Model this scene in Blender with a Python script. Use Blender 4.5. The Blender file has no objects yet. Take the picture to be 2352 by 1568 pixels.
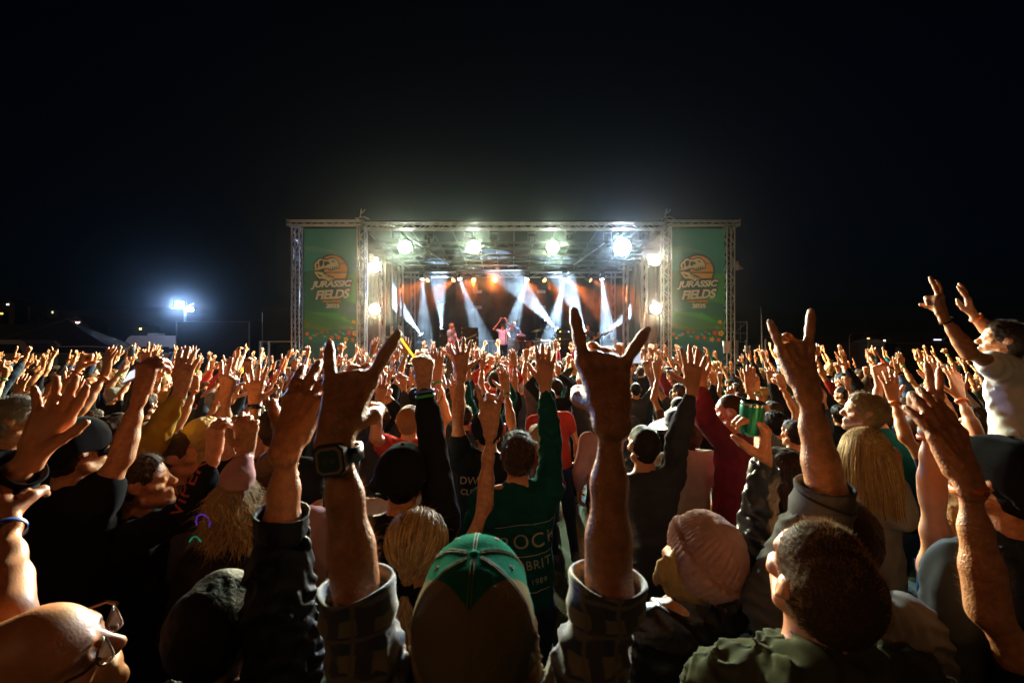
import bpy, bmesh, math, random, time
import numpy as np
from mathutils import Vector, Matrix
T0 = time.time()
S = bpy.context.scene
C = S.collection
R = math.radians
random.seed(7); np.random.seed(7)

# ---------------------------------------------------------------- camera
CAMZ = 2.15
cam = bpy.data.cameras.new('camera'); camo = bpy.data.objects.new('camera', cam); C.objects.link(camo)
camo.location = (0, 0, CAMZ); camo.rotation_euler = (R(90), 0, 0)
cam.sensor_width = 36; cam.lens = 16; cam.clip_start = 0.05; cam.clip_end = 2000
cam.dof.use_dof = True; cam.dof.focus_distance = 7.0; cam.dof.aperture_fstop = 5.6
S.camera = camo
# ---------------------------------------------------------------- night sky
W = bpy.data.worlds.new('World'); S.world = W; W.use_nodes = True
nt = W.node_tree
sky = nt.nodes.new('ShaderNodeTexSky'); sky.sky_type = 'NISHITA'; sky.sun_disc = False
sky.sun_elevation = R(2.0); sky.sun_rotation = R(200); sky.air_density = 1.0; sky.ozone_density = 6.0; sky.dust_density = 0.3
nt.links.new(sky.outputs[0], nt.nodes['Background'].inputs[0])
nt.nodes['Background'].inputs[1].default_value = 0.0017
# ---------------------------------------------------------------- added warm fill from behind the camera, no real sun at night
sl = bpy.data.lights.new('sun', 'SUN'); slo = bpy.data.objects.new('sun', sl); C.objects.link(slo)
sl.energy = 0.17; sl.color = (1.0, 0.47, 0.18); sl.angle = R(25)
slo.rotation_euler = (R(66), 0, R(-20))
# ---------------------------------------------------------------- exposure and render
S.view_settings.view_transform = 'Standard'; S.view_settings.look = 'None'
S.view_settings.exposure = 0.0; S.view_settings.gamma = 1.0; S.view_settings.use_curve_mapping = False
S.render.engine = 'CYCLES'
cy = S.cycles
cy.use_denoising = True
try: cy.denoiser = 'OPENIMAGEDENOISE'
except Exception: pass
cy.use_adaptive_sampling = True; cy.adaptive_threshold = 0.02
cy.max_bounces = 5; cy.diffuse_bounces = 3; cy.glossy_bounces = 2; cy.transmission_bounces = 4
cy.volume_bounces = 0; cy.transparent_max_bounces = 12
cy.sample_clamp_indirect = 3.0; cy.sample_clamp_direct = 0
cy.caustics_reflective = False; cy.caustics_refractive = False
cy.use_light_tree = True
# ================================================================ helpers
F = 1045.33      # focal length in pixels of a 2352 wide view
def px(x, y, d):
    """point at depth d (metres in front of the camera) seen at x, y of a 2352 x 1568 view"""
    return Vector(((x-1176)*d/F, d, CAMZ-(y-784)*d/F))
def V(*a): return Vector(a)
MATS = {}
def mat(name, col, rough=0.6, metal=0.0, bump=0.0, bscale=60, var=0.0, vscale=8, sss=0.0, spec=0.5, emit=None, estr=0.0, sheen=0.0, trans=0.0, alpha=1.0, col2=None):
    if name in MATS: return MATS[name]
    m = bpy.data.materials.new(name); m.use_nodes = True; MATS[name] = m
    n = m.node_tree; b = n.nodes['Principled BSDF']; L = n.links.new
    b.inputs['Base Color'].default_value = (*col, 1); b.inputs['Roughness'].default_value = rough
    b.inputs['Metallic'].default_value = metal; b.inputs['Specular IOR Level'].default_value = spec
    if sss:
        b.inputs['Subsurface Weight'].default_value = sss; b.inputs['Subsurface Radius'].default_value = (1.0, 0.32, 0.16)
        b.inputs['Subsurface Scale'].default_value = 0.012
    if sheen: b.inputs['Sheen Weight'].default_value = sheen; b.inputs['Sheen Roughness'].default_value = 0.4
    if trans: b.inputs['Transmission Weight'].default_value = trans; b.inputs['IOR'].default_value = 1.35
    if alpha < 1: b.inputs['Alpha'].default_value = alpha
    if emit: b.inputs['Emission Color'].default_value = (*emit, 1); b.inputs['Emission Strength'].default_value = estr
    if var or bump:
        tc = n.nodes.new('ShaderNodeTexCoord')
    if var:
        t = n.nodes.new('ShaderNodeTexNoise'); t.inputs['Scale'].default_value = vscale; t.inputs['Detail'].default_value = 4
        L(tc.outputs['Object'], t.inputs['Vector'])
        mx = n.nodes.new('ShaderNodeMix'); mx.data_type = 'RGBA'
        c2 = col2 or tuple(max(0, c*(1-var)) for c in col)
        c1 = col if col2 else tuple(min(1, c*(1+var*0.6)) for c in col)
        mx.inputs[6].default_value = (*c1, 1); mx.inputs[7].default_value = (*c2, 1)
        rp = n.nodes.new('ShaderNodeMapRange'); rp.inputs[1].default_value = 0.3; rp.inputs[2].default_value = 0.7
        L(t.outputs['Fac'], rp.inputs[0]); L(rp.outputs[0], mx.inputs[0]); L(mx.outputs[2], b.inputs['Base Color'])
    if bump:
        t2 = n.nodes.new('ShaderNodeTexNoise'); t2.inputs['Scale'].default_value = bscale; t2.inputs['Detail'].default_value = 3
        L(tc.outputs['Object'], t2.inputs['Vector'])
        bp = n.nodes.new('ShaderNodeBump'); bp.inputs['Strength'].default_value = bump; bp.inputs['Distance'].default_value = 0.01
        L(t2.outputs['Fac'], bp.inputs['Height']); L(bp.outputs[0], b.inputs['Normal'])
    return m
def emat(name, col, s):
    if name in MATS: return MATS[name]
    m = bpy.data.materials.new(name); m.use_nodes = True; MATS[name] = m
    n = m.node_tree; n.nodes.clear()
    o = n.nodes.new('ShaderNodeOutputMaterial'); e = n.nodes.new('ShaderNodeEmission')
    e.inputs[0].default_value = (*col, 1); e.inputs[1].default_value = s
    n.links.new(e.outputs[0], o.inputs[0]); m.cycles.emission_sampling = 'NONE'
    return m
def tag(o, label=None, cat=None, group=None, kind=None):
    if label: o['label'] = label
    if cat: o['category'] = cat
    if group: o['group'] = group
    if kind: o['kind'] = kind
    return o
def empty(name, loc=(0,0,0), rz=0, label=None, cat=None, group=None):
    o = bpy.data.objects.new(name, None); C.objects.link(o); o.empty_display_size = 0.1
    o.location = loc; o.rotation_euler = (0,0,rz)
    return tag(o, label, cat, group)
def link(name, data, m=None, parent=None, loc=None):
    o = bpy.data.objects.new(name, data); C.objects.link(o)
    if parent: o.parent = parent
    if loc is not None: o.location = loc
    if m is not None:
        if len(data.materials) == 0: data.materials.append(m)
        elif data.materials[0] is not m:
            o.material_slots[0].link = 'OBJECT'; o.material_slots[0].material = m
    return o
def mesh_np(name, v, faces, smooth=True):
    """v (n,3); faces (m,4) quads or a list"""
    me = bpy.data.meshes.new(name)
    if isinstance(faces, np.ndarray):
        n, k = faces.shape
        me.vertices.add(len(v)); me.vertices.foreach_set('co', np.asarray(v, np.float32).ravel())
        me.loops.add(n*k); me.loops.foreach_set('vertex_index', faces.astype(np.int32).ravel())
        me.polygons.add(n); me.polygons.foreach_set('loop_start', np.arange(0, n*k, k, dtype=np.int32))
        me.update(calc_edges=True)
        if smooth: me.polygons.foreach_set('use_smooth', np.ones(n, bool))
    else:
        me.from_pydata([tuple(p) for p in v], [], faces); me.update()
        if smooth:
            for p in me.polygons: p.use_smooth = True
    me.validate(); return me
class MB:
    """collects boxes, bars, tubes, lathes; build() makes ONE mesh object"""
    def __init__(s): s.v = []; s.f = []; s.sm = []
    def add(s, v, f, smooth=False):
        o = len(s.v); s.v += [tuple(p) for p in v]; s.f += [tuple(i+o for i in q) for q in f]; s.sm += [smooth]*len(f); return s
    def box(s, c, d, rot=None):
        x, y, z = d[0]/2, d[1]/2, d[2]/2; c = Vector(c)
        P = [Vector(p) for p in ((-x,-y,-z),(x,-y,-z),(x,y,-z),(-x,y,-z),(-x,-y,z),(x,-y,z),(x,y,z),(-x,y,z))]
        if rot is not None: P = [rot @ p for p in P]
        return s.add([p+c for p in P], [(0,3,2,1),(4,5,6,7),(0,1,5,4),(1,2,6,5),(2,3,7,6),(3,0,4,7)])
    def bevbox(s, c, d, b, rot=None):
        bm = bmesh.new(); bmesh.ops.create_cube(bm, size=1)
        for v in bm.verts: v.co = Vector((v.co.x*d[0], v.co.y*d[1], v.co.z*d[2]))
        bmesh.ops.bevel(bm, geom=bm.edges[:], offset=b, segments=2, affect='EDGES', profile=0.7)
        c = Vector(c); bm.verts.ensure_lookup_table()
        vs = [(rot @ v.co if rot is not None else v.co)+c for v in bm.verts]
        s.add(vs, [tuple(v.index for v in f.verts) for f in bm.faces]); bm.free(); return s
    def tube(s, pts, r, n=8, caps=True, smooth=True):
        pts = [Vector(p) for p in pts]; rs = r if isinstance(r, (list, tuple)) else [r]*len(pts)
        V_, F_ = [], []; up = None
        for i, p in enumerate(pts):
            d = (pts[min(i+1, len(pts)-1)]-pts[max(i-1, 0)]).normalized()
            if up is None:
                up = Vector((0,0,1)) if abs(d.z) < 0.9 else Vector((0,1,0))
            a = d.cross(up).normalized(); b = a.cross(d).normalized(); up = b
            for k in range(n):
                t = 2*math.pi*k/n; V_.append(p+(a*math.cos(t)+b*math.sin(t))*rs[i])
        for i in range(len(pts)-1):
            for k in range(n):
                F_.append((i*n+k, i*n+(k+1)%n, (i+1)*n+(k+1)%n, (i+1)*n+k))
        s.add(V_, F_, smooth)
        if caps: s.add(V_[:n], [tuple(range(n))[::-1]]); s.add(V_[-n:], [tuple(range(n))])
        return s
    def lathe(s, prof, c=(0,0,0), n=24, axis=None, smooth=True):
        """prof: (radius, height) list along z, or along axis"""
        c = Vector(c); q = Vector((0,0,1)).rotation_difference(Vector(axis).normalized()) if axis is not None else None
        V_, F_ = [], []
        for r, h in prof:
            for k in range(n):
                t = 2*math.pi*k/n; p = Vector((r*math.cos(t), r*math.sin(t), h))
                if q: p = q @ p
                V_.append(p+c)
        for i in range(len(prof)-1):
            for k in range(n): F_.append((i*n+k, i*n+(k+1)%n, (i+1)*n+(k+1)%n, (i+1)*n+k))
        return s.add(V_, F_, smooth)
    def prism(s, pts, y0, y1, M=None):
        """pts polygon (x,z) extruded from y0 (front) to y1"""
        n = len(pts); P = [Vector((x, y0, z)) for x, z in pts]+[Vector((x, y1, z)) for x, z in pts]
        if M is not None: P = [M @ p for p in P]
        return s.add(P, [tuple(range(n)), tuple(range(2*n-1, n-1, -1))]+[(i, n+i, n+(i+1)%n, (i+1)%n) for i in range(n)])
    def mesh(s, name):
        me = bpy.data.meshes.new(name); me.from_pydata(s.v, [], s.f); me.update()
        me.polygons.foreach_set('use_smooth', s.sm); return me
    def build(s, name, m, parent=None, loc=None):
        return link(name, s.mesh(name), m, parent, loc)
def copy_tree(o, parent=None):
    c = o.copy(); C.objects.link(c); c.parent = parent
    for ch in o.children: copy_tree(ch, c)
    return c
def text_mesh(body, size, shear=0.0, bold=0.0, align='CENTER', extrude=0.002, space=1.0):
    cu = bpy.data.curves.new('lettering', 'FONT'); cu.body = body; cu.size = size; cu.shear = shear; cu.offset = bold
    cu.align_x = align; cu.extrude = extrude; cu.space_character = space; cu.resolution_u = 4
    o = bpy.data.objects.new('t', cu); C.objects.link(o)
    dg = bpy.context.evaluated_depsgraph_get(); me = bpy.data.meshes.new_from_object(o.evaluated_get(dg))
    bpy.data.objects.remove(o); return me
# ================================================================ organic modelling: blended tapered capsules -> one continuous mesh
class Blob:
    def __init__(s): s.A=[]; s.B=[]; s.ra=[]; s.rb=[]; s.n=[]; s.f=[]; s.g=[]; s.neg=[]; s.K=[0.016, 0.0035, 0.006, 0.03]
    def cap(s, a, b, ra, rb=None, g=0, n=(0,0,1), f=1.0, neg=False):
        s.A.append(tuple(a)); s.B.append(tuple(b)); s.ra.append(ra); s.rb.append(ra if rb is None else rb)
        s.n.append(tuple(n)); s.f.append(f); s.g.append(g); s.neg.append(neg)
    def ball(s, c, r, g=0, n=(0,0,1), f=1.0, neg=False): s.cap(c, c, r, r, g, n, f, neg)
    def _pack(s):
        s.a = np.array(s.A, np.float32); s.d = np.array(s.B, np.float32)-s.a; s.dd = np.maximum((s.d**2).sum(1), 1e-12).astype(np.float32)
        s.r0 = np.array(s.ra, np.float32); s.dr = np.array(s.rb, np.float32)-s.r0
        nn = np.array(s.n, np.float32); s.nn = nn/np.linalg.norm(nn, axis=1, keepdims=True)
        s.ff = np.array(s.f, np.float32); s.gg = np.array(s.g); s.ng = np.array(s.neg, bool)
    def prim(s, idx, P):
        """(len(idx), M) distances"""
        a = s.a[idx]; d = s.d[idx]; X, Y, Z = P[:, 0], P[:, 1], P[:, 2]
        qx = X[None]-a[:, 0:1]; qy = Y[None]-a[:, 1:2]; qz = Z[None]-a[:, 2:3]
        dx, dy, dz = d[:, 0:1], d[:, 1:2], d[:, 2:3]
        t = (qx*dx+qy*dy+qz*dz)*(1/s.dd[idx])[:, None]
        np.minimum(t, 1, out=t); np.maximum(t, 0, out=t)
        qx -= dx*t; qy -= dy*t; qz -= dz*t
        fl = s.ff[idx]
        if (fl != 1).any():
            nn = s.nn[idx]; nx, ny, nz = nn[:, 0:1], nn[:, 1:2], nn[:, 2:3]
            w = (qx*nx+qy*ny+qz*nz)*(1/fl-1)[:, None]
            qx += nx*w; qy += ny*w; qz += nz*w
        t *= s.dr[idx][:, None]; t += s.r0[idx][:, None]
        D = np.sqrt(qx*qx+qy*qy+qz*qz); D -= t
        if (fl < 1).any(): D *= np.minimum(fl, 1)[:, None]
        return D
    def comb(s, idx, D):
        out = None; g = s.gg[idx]; ng = s.ng[idx]; res = []
        for k in set(g[~ng].tolist()):
            K = s.K[k]; d = D[(g == k) & ~ng]; m = d.min(0)
            if len(d) == 1: res.append(m+(.1 if k == 1 else .6)*K); continue
            res.append(m-K*np.log(np.exp(-(d-m)/K).sum(0))+(.1 if k == 1 else .6)*K)
        d = np.array(res)
        if len(d) > 1:
            K = 0.006; m = d.min(0); out = m-K*np.log(np.exp(-(d-m)/K).sum(0))
        else: out = d[0]
        if ng.any():
            d2 = D[ng].min(0); K = 0.004; h = np.clip(0.5-0.5*(out+d2)/K, 0, 1)
            out = out*(1-h)-d2*h+K*h*(1-h)
        return out
    def mesh(s, name, vox, disp=None, margin=0.02, smooth=True):
        s._pack(); B = 8; bs = B*vox
        pos = ~s.ng
        lo = np.minimum(s.a, s.a+s.d)[pos].min(0)-s.r0[pos].max()-margin-2*vox; hi = np.maximum(s.a, s.a+s.d)[pos].max(0)+max(s.r0[pos].max(), (s.r0+s.dr)[pos].max())+margin+2*vox
        nb = np.ceil((hi-lo)/bs).astype(int)
        ii = np.stack(np.meshgrid(*[np.arange(n) for n in nb], indexing='ij'), -1).reshape(-1, 3)
        cen = lo+(ii+0.5)*bs; hd = bs*0.866
        allp = np.arange(len(s.a)); D = np.concatenate([s.prim(allp, cen[k:k+4096].astype(np.float32)) for k in range(0, len(cen), 4096)], 1)
        Kp = np.array(s.K)[s.gg]
        dm = D[pos].min(0); near = np.nonzero(np.abs(dm) < hd+0.04+margin)[0]
        dc = s.comb(allp, D[:, near]); act = near[np.abs(dc) < hd*1.03+margin]
        off = (np.stack(np.meshgrid(*[np.arange(B+1)]*3, indexing='ij'), -1).reshape(-1, 3)*vox).astype(np.float32)
        keep, vals = [], []
        for b in act:
            Db = D[:, b]; sel = np.nonzero(((Db-dm[b] < 2*hd+3.5*Kp) & ~s.ng) | (s.ng & (Db < hd+0.012)))[0]
            P = (lo+ii[b]*bs).astype(np.float32)+off
            v = s.comb(sel, s.prim(sel, P))
            if v.min() > margin+0.001 or v.max() < -margin-0.001: continue
            if disp is not None: v = v+disp(P)
            if v.min() < 0 < v.max(): keep.append(b); vals.append(v)
        if not keep: return mesh_np(name, np.zeros((0,3)), np.zeros((0,4), int))
        Vv = np.array(vals, np.float32); bi = ii[keep]
        oi = np.stack(np.meshgrid(*[np.arange(B+1)]*3, indexing='ij'), -1).reshape(-1, 3); bd = np.nonzero(((oi == 0) | (oi == B)).any(1))[0]
        gk = (bi*B)[:, None]+oi[bd][None]; NN = nb*B+1; gk = ((gk[..., 0]*NN[1]+gk[..., 1])*NN[2]+gk[..., 2]).ravel()
        _, fi, inv = np.unique(gk, return_index=True, return_inverse=True); bv = Vv[:, bd].ravel(); Vv[:, bd] = bv[fi][inv.ravel()].reshape(len(bi), -1)
        Vv = Vv.reshape(-1, B+1, B+1, B+1)
        corner = np.array([(x, y, z) for x in (0,1) for y in (0,1) for z in (0,1)])
        cv = np.stack([Vv[:, x:x+B, y:y+B, z:z+B] for x, y, z in corner], -1)
        neg = cv < 0; mixed = neg.any(-1) & ~neg.all(-1)
        bb, x, y, z = np.nonzero(mixed); cvm = cv[bb, x, y, z]; ng = cvm < 0
        gi = bi[bb]*B+np.stack([x, y, z], 1)
        edges = [(i, j) for i in range(8) for j in range(i+1, 8) if np.abs(corner[i]-corner[j]).sum() == 1]
        acc = np.zeros((len(gi), 3)); cnt = np.zeros(len(gi))
        for i, j in edges:
            m = ng[:, i] != ng[:, j]; t = cvm[:, i]/(cvm[:, i]-cvm[:, j]+1e-20); t = np.where(m, t, 0)
            acc += np.where(m[:, None], corner[i]+t[:, None]*(corner[j]-corner[i]), 0); cnt += m
        vert = lo+(gi+acc/cnt[:, None])*vox
        N = nb*B+2; key = (gi[:, 0]*N[1]+gi[:, 1])*N[2]+gi[:, 2]
        o = np.argsort(key); key = key[o]; gi = gi[o]; vert = vert[o]; ng = ng[o]
        def find(g):
            k = (g[:, 0]*N[1]+g[:, 1])*N[2]+g[:, 2]; p = np.clip(np.searchsorted(key, k), 0, len(key)-1); return p, key[p] == k
        quads = []
        for ax, u, w, c1 in ((0, 1, 2, 4), (1, 2, 0, 2), (2, 0, 1, 1)):
            m = ng[:, 0] != ng[:, c1]; idx = np.nonzero(m)[0]; g = gi[idx]
            e1 = np.zeros(3, int); e1[u] = 1; e2 = np.zeros(3, int); e2[w] = 1
            p1, k1 = find(g-e1); p2, k2 = find(g-e1-e2); p3, k3 = find(g-e2)
            ok = k1 & k2 & k3; q = np.stack([idx, p1, p2, p3], 1)[ok]; fl = ng[idx, 0][ok]
            q = np.where(fl[:, None], q, q[:, ::-1]); quads.append(q)
        q = np.concatenate(quads)
        return mesh_np(name, vert, q, smooth)
def wrinkle(amp, fr=1.0, seed=0):
    rs = np.random.RandomState(seed); k = rs.normal(size=(6, 3))*fr; ph = rs.uniform(0, 6.28, 6)
    def f(P):
        w1 = np.sin(P @ (k[0]*14)+ph[0]); w2 = np.sin(P @ (k[1]*17)+ph[1])
        a = np.sin(P @ (k[2]*28)+1.9*w1+ph[2]); b = np.sin(P @ (k[3]*34)+2.1*w2+ph[3]); c = np.sin(P @ (k[4]*60)+1.5*a+ph[4])
        return (amp*(0.55*np.abs(a)+0.45*np.abs(b)+0.2*c-0.5)).astype(np.float32)
    return f
# ================================================================ people
FING = {  # MCP place (thumbward, distal), phalanges, radius factor
 'i': ((0.0315, 0.0960), (0.044, 0.027, 0.021), 1.0), 'm': ((0.0095, 0.1000), (0.049, 0.031, 0.022), 1.03),
 'r': ((-0.0125, 0.0955), (0.045, 0.029, 0.022), 0.97), 'k': ((-0.0325, 0.0860), (0.036, 0.022, 0.019), 0.86)}
UP4 = {'i': (8, 8, 5, 7), 'm': (5, 8, 5, 1), 'r': (8, 10, 6, -6), 'k': (10, 10, 6, -15)}
CURL = (78, 100, 55, 0)
GEST = {  # per finger: MCP, PIP, DIP flexion, splay; thumb: three directions (thumbward, distal, palmward)
 'open': dict(UP4, T=((.62,.70,.35), (.60,.78,.15), (.50,.86,.05))),
 'spread': {'i': (2,6,4,15), 'm': (0,6,4,3), 'r': (3,8,5,-10), 'k': (4,8,5,-25), 'T': ((.78,.52,.30), (.85,.52,.10), (.85,.52,.0))},
 'flat': {'i': (7,7,5,3), 'm': (6,6,5,0), 'r': (8,7,5,-4), 'k': (11,9,6,-9), 'T': ((.50,.72,.48), (.35,.90,.25), (.2,.96,.1))},
 'relax': {'i': (18,22,12,6), 'm': (28,28,16,1), 'r': (36,34,18,-5), 'k': (40,34,18,-12), 'T': ((.6,.62,.5), (.45,.80,.4), (.25,.9,.35))},
 'claw': {'i': (30,45,30,8), 'm': (34,48,30,1), 'r': (36,50,32,-6), 'k': (38,50,32,-14), 'T': ((.6,.5,.6), (.3,.8,.55), (.0,.9,.45))},
 'horns': {'i': (-24,3,2,7), 'm': (34,118,60,-2), 'r': (36,118,60,-3), 'k': (-20,4,4,-38), 'T': ((.42,.62,.66), (-.1,.72,.68), (-.62,.55,.55))},
 'horns2': {'i': (-12,4,3,14), 'm': (40,108,55,0), 'r': (42,108,55,0), 'k': (-12,4,4,-16), 'T': ((.42,.62,.66), (-.1,.72,.68), (-.62,.55,.55))},
 'hornsL': {'i': (-22,3,2,29), 'm': (36,118,60,2), 'r': (38,118,60,-1), 'k': (-20,5,4,-11), 'T': ((.42,.62,.66), (-.1,.72,.68), (-.62,.55,.55))},
 'fist': {'i': CURL, 'm': CURL, 'r': CURL, 'k': CURL, 'T': ((.5,.5,.7), (.0,.62,.78), (-.7,.35,.6))},
 'peace': {'i': (4,6,4,12), 'm': (0,6,4,-9), 'r': (80,100,55,0), 'k': (80,100,55,0), 'T': ((.42,.55,.70), (-.15,.65,.74), (-.75,.35,.55))},
 'point': {'i': (4,6,4,2), 'm': CURL, 'r': CURL, 'k': CURL, 'T': ((.5,.55,.7), (.0,.68,.72), (-.6,.5,.6))},
 'ok': {'i': (50,60,35,2), 'm': (12,14,8,2), 'r': (8,12,8,-8), 'k': (6,10,6,-18), 'T': ((.5,.6,.62), (.2,.7,.7), (-.05,.75,.65))},
 'hold': {'i': (42,48,30,4), 'm': (44,50,30,0), 'r': (46,50,30,-3), 'k': (48,50,30,-8), 'T': ((.45,.45,.78), (.0,.62,.78), (-.4,.6,.68))},
}
def add_hand(b, wr, d, p, side, gest, s=1.0, rnd=None, nails=None):
    d = d.normalized(); p = (p-d*p.dot(d)).normalized(); t = d.cross(p) if side == 'R' else p.cross(d)
    W_ = lambda v: wr+(t*v[0]+d*v[1]+p*v[2])*s
    G = GEST[gest]; j = (lambda a: a+rnd.uniform(-5, 5)) if rnd else (lambda a: a)
    nrm = p
    for w in (-0.011, 0.011): b.cap(W_((w, -0.02, 0)), W_((w*1.2, 0.03, 0)), 0.0185*s, 0.0165*s, 1, nrm, 0.9)
    for kx in 'imrk':
        (mt, md), L3, rf = FING[kx]; fl = G[kx]; sp = R(fl[3])
        m = Vector((mt, md, -0.002 if fl[0] > 50 else 0)); 
        b.cap(W_((mt*0.42, 0.018, 0.0)), W_(m), 0.0155*s, 0.0118*s*rf, 1, nrm, 0.92)
        b.cap(W_((mt*0.6, 0.05, 0.006)), W_((mt*0.95, md*0.93, 0.006)), 0.012*s, 0.010*s*rf, 1)
        base = Vector((math.sin(sp), math.cos(sp), 0)); a = 0; P = m; rr = (0.0108, 0.0101, 0.0094, 0.0084)
        for q in range(3):
            a += R(j(fl[q])); dr = base*math.cos(a)+Vector((0, 0, 1))*math.sin(a); Q = P+dr*L3[q]
            b.cap(W_(P), W_(Q), rr[q]*s*rf, rr[q+1]*s*rf, 1)
            if not q: b.ball(W_(P-Vector((0,0,.0015))), 0.0117*s*rf, 1)
            if q == 2 and nails is not None:
                do = base*math.sin(a)-Vector((0, 0, 1))*math.cos(a); nails.append((W_(P), W_(Q), rr[3]*s*rf, t*do.x+d*do.y+p*do.z))
            P = Q
    if nails is not None:
        for kx in 'imrk':
            (mt, md), _, rf = FING[kx]; b.cap(W_((mt*.35, .02, -.0135)), W_((mt*.97, md*.97, -.0105)), .0026*s, .0034*s, 1)
    T = [Vector(v).normalized() for v in G['T']]; P = Vector((0.020, 0.022, 0.008)); Ls = (0.045, 0.034, 0.028); rr = (0.0165, 0.0125, 0.0112, 0.0088)
    for q in range(3):
        Q = P+T[q]*Ls[q]; b.cap(W_(P), W_(Q), rr[q]*s, rr[q+1]*s, 1); P = Q
    b.cap(W_((0.012, 0.03, 0.006)), W_((0.022, 0.07, 0.004)), 0.015*s, 0.011*s, 1)
    b.cap(W_((-0.020, 0.02, 0.006)), W_((-0.027, 0.062, 0.006)), 0.0155*s, 0.012*s, 1)
def arm_pts(arm, t):
    """point and radius at distance t from the shoulder"""
    l1 = (arm['el']-arm['sh']).length; l2 = (arm['wr']-arm['el']).length; s = arm['th']
    if t < l1: u = t/l1; return arm['sh'].lerp(arm['el'], u), s*(0.052+(0.039-0.052)*u)
    u = min(1, (t-l1)/l2); r = 0.0385+0.003*u/0.3 if u < 0.3 else 0.0415+(0.0285-0.0415)*(u-0.3)/0.7
    return arm['el'].lerp(arm['wr'], u), s*r
def add_arm(b, arm):
    l = (arm['el']-arm['sh']).length+(arm['wr']-arm['el']).length; l1 = (arm['el']-arm['sh']).length; s = arm['th']
    b.ball(arm['sh'], 0.054*s, 0)
    ts = [0, l1*0.55, l1, l1+(l-l1)*0.15, l1+(l-l1)*0.32, l1+(l-l1)*0.62, l]
    rs = [0.050, 0.041, 0.033, 0.0345, 0.0365, 0.0300, 0.0245]
    for i in range(len(ts)-1):
        p, _ = arm_pts(arm, ts[i]); q, _ = arm_pts(arm, ts[i+1])
        b.cap(p, q, rs[i]*s, rs[i+1]*s, 0, arm['palm'], 0.86 if i == 5 else 1.0)
    # ulna point at the elbow
    up = (arm['el']-arm['sh']).normalized(); fo = (arm['wr']-arm['el']).normalized(); out = (up-fo)
    if out.length > 0.2: b.ball(arm['el']+out.normalized()*0.012*s, 0.027*s, 0)
def frame(yaw, pitch=0, roll=0):
    M = Matrix.Rotation(yaw, 3, 'Z') @ Matrix.Rotation(pitch, 3, 'X') @ Matrix.Rotation(roll, 3, 'Y')
    return M @ V(1,0,0), M @ V(0,1,0), M @ V(0,0,1)       # right, forward, up
def add_head(b, c, r, f, u, s=1.0, face=True):
    q = lambda x, y, z: c+(r*x+f*y+u*z)*s
    b.cap(q(0,-.026,.022), q(0,.018,.030), .0815*s, .076*s, 2, r, .93)
    b.cap(q(0,-.03,-.01), q(0,-.02,.0), .070*s, .078*s, 2, r, .92)
    b.cap(q(0,.030,-.012), q(0,.042,-.055), .062*s, .047*s, 2, r, .95)
    b.cap(q(0,.01,-.06), q(0,.066,-.092), .048*s, .026*s, 2)
    for e in (-1, 1):
        b.cap(q(e*.052,-.002,-.058), q(e*.018,.066,-.098), .022*s, .018*s, 2)      # jaw
        b.cap(q(e*.058,.042,-.020), q(e*.048,.064,-.028), .019*s, .014*s, 2)       # cheekbone
        b.cap(q(e*.024,.086,.026), q(e*.058,.062,.024), .0085*s, .0085*s, 2)         # brow
        b.cap(q(e*.078,-.014,.008), q(e*.077,-.004,-.030), .0205*s, .010*s, 2, r, .36)  # ear
        b.cap(q(e*.086,-.022,.012), q(e*.089,-.018,-.008), .0125*s, .010*s, 2, r, .4)
        if face: 
            b.cap(q(e*.093,-.008,.006), q(e*.092,-.004,-.010), .0085*s, .006*s, 2, neg=True)
            b.ball(q(e*.033,.098,.006), .0155*s, 2, neg=True)
            b.ball(q(e*.032,.0775,.005), .0145*s, 2)
    b.cap(q(0,.086,.016), q(0,.108,-.024), .009*s, .0125*s, 2); b.cap(q(-.010,.098,-.030), q(.010,.098,-.030), .0098*s, None, 2)
    b.cap(q(-.016,.086,-.058), q(.016,.086,-.058), .0095*s, None, 2); b.cap(q(-.014,.084,-.070), q(.014,.084,-.070), .0095*s, None, 2)
    b.ball(q(0,.078,-.098), .0185*s, 2)
def solve_elbow(sh, wr, l1, l2, pole):
    d = wr-sh; L = d.length
    if L > (l1+l2)*0.995: return sh+d*(l1/(l1+l2))
    a = (l1*l1-l2*l2+L*L)/(2*L); h = math.sqrt(max(0, l1*l1-a*a)); dn = d/L
    pp = (pole-dn*pole.dot(dn)); pp = pp.normalized() if pp.length > 1e-4 else V(0,0,-1)
    return sh+dn*a+pp*h
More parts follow.
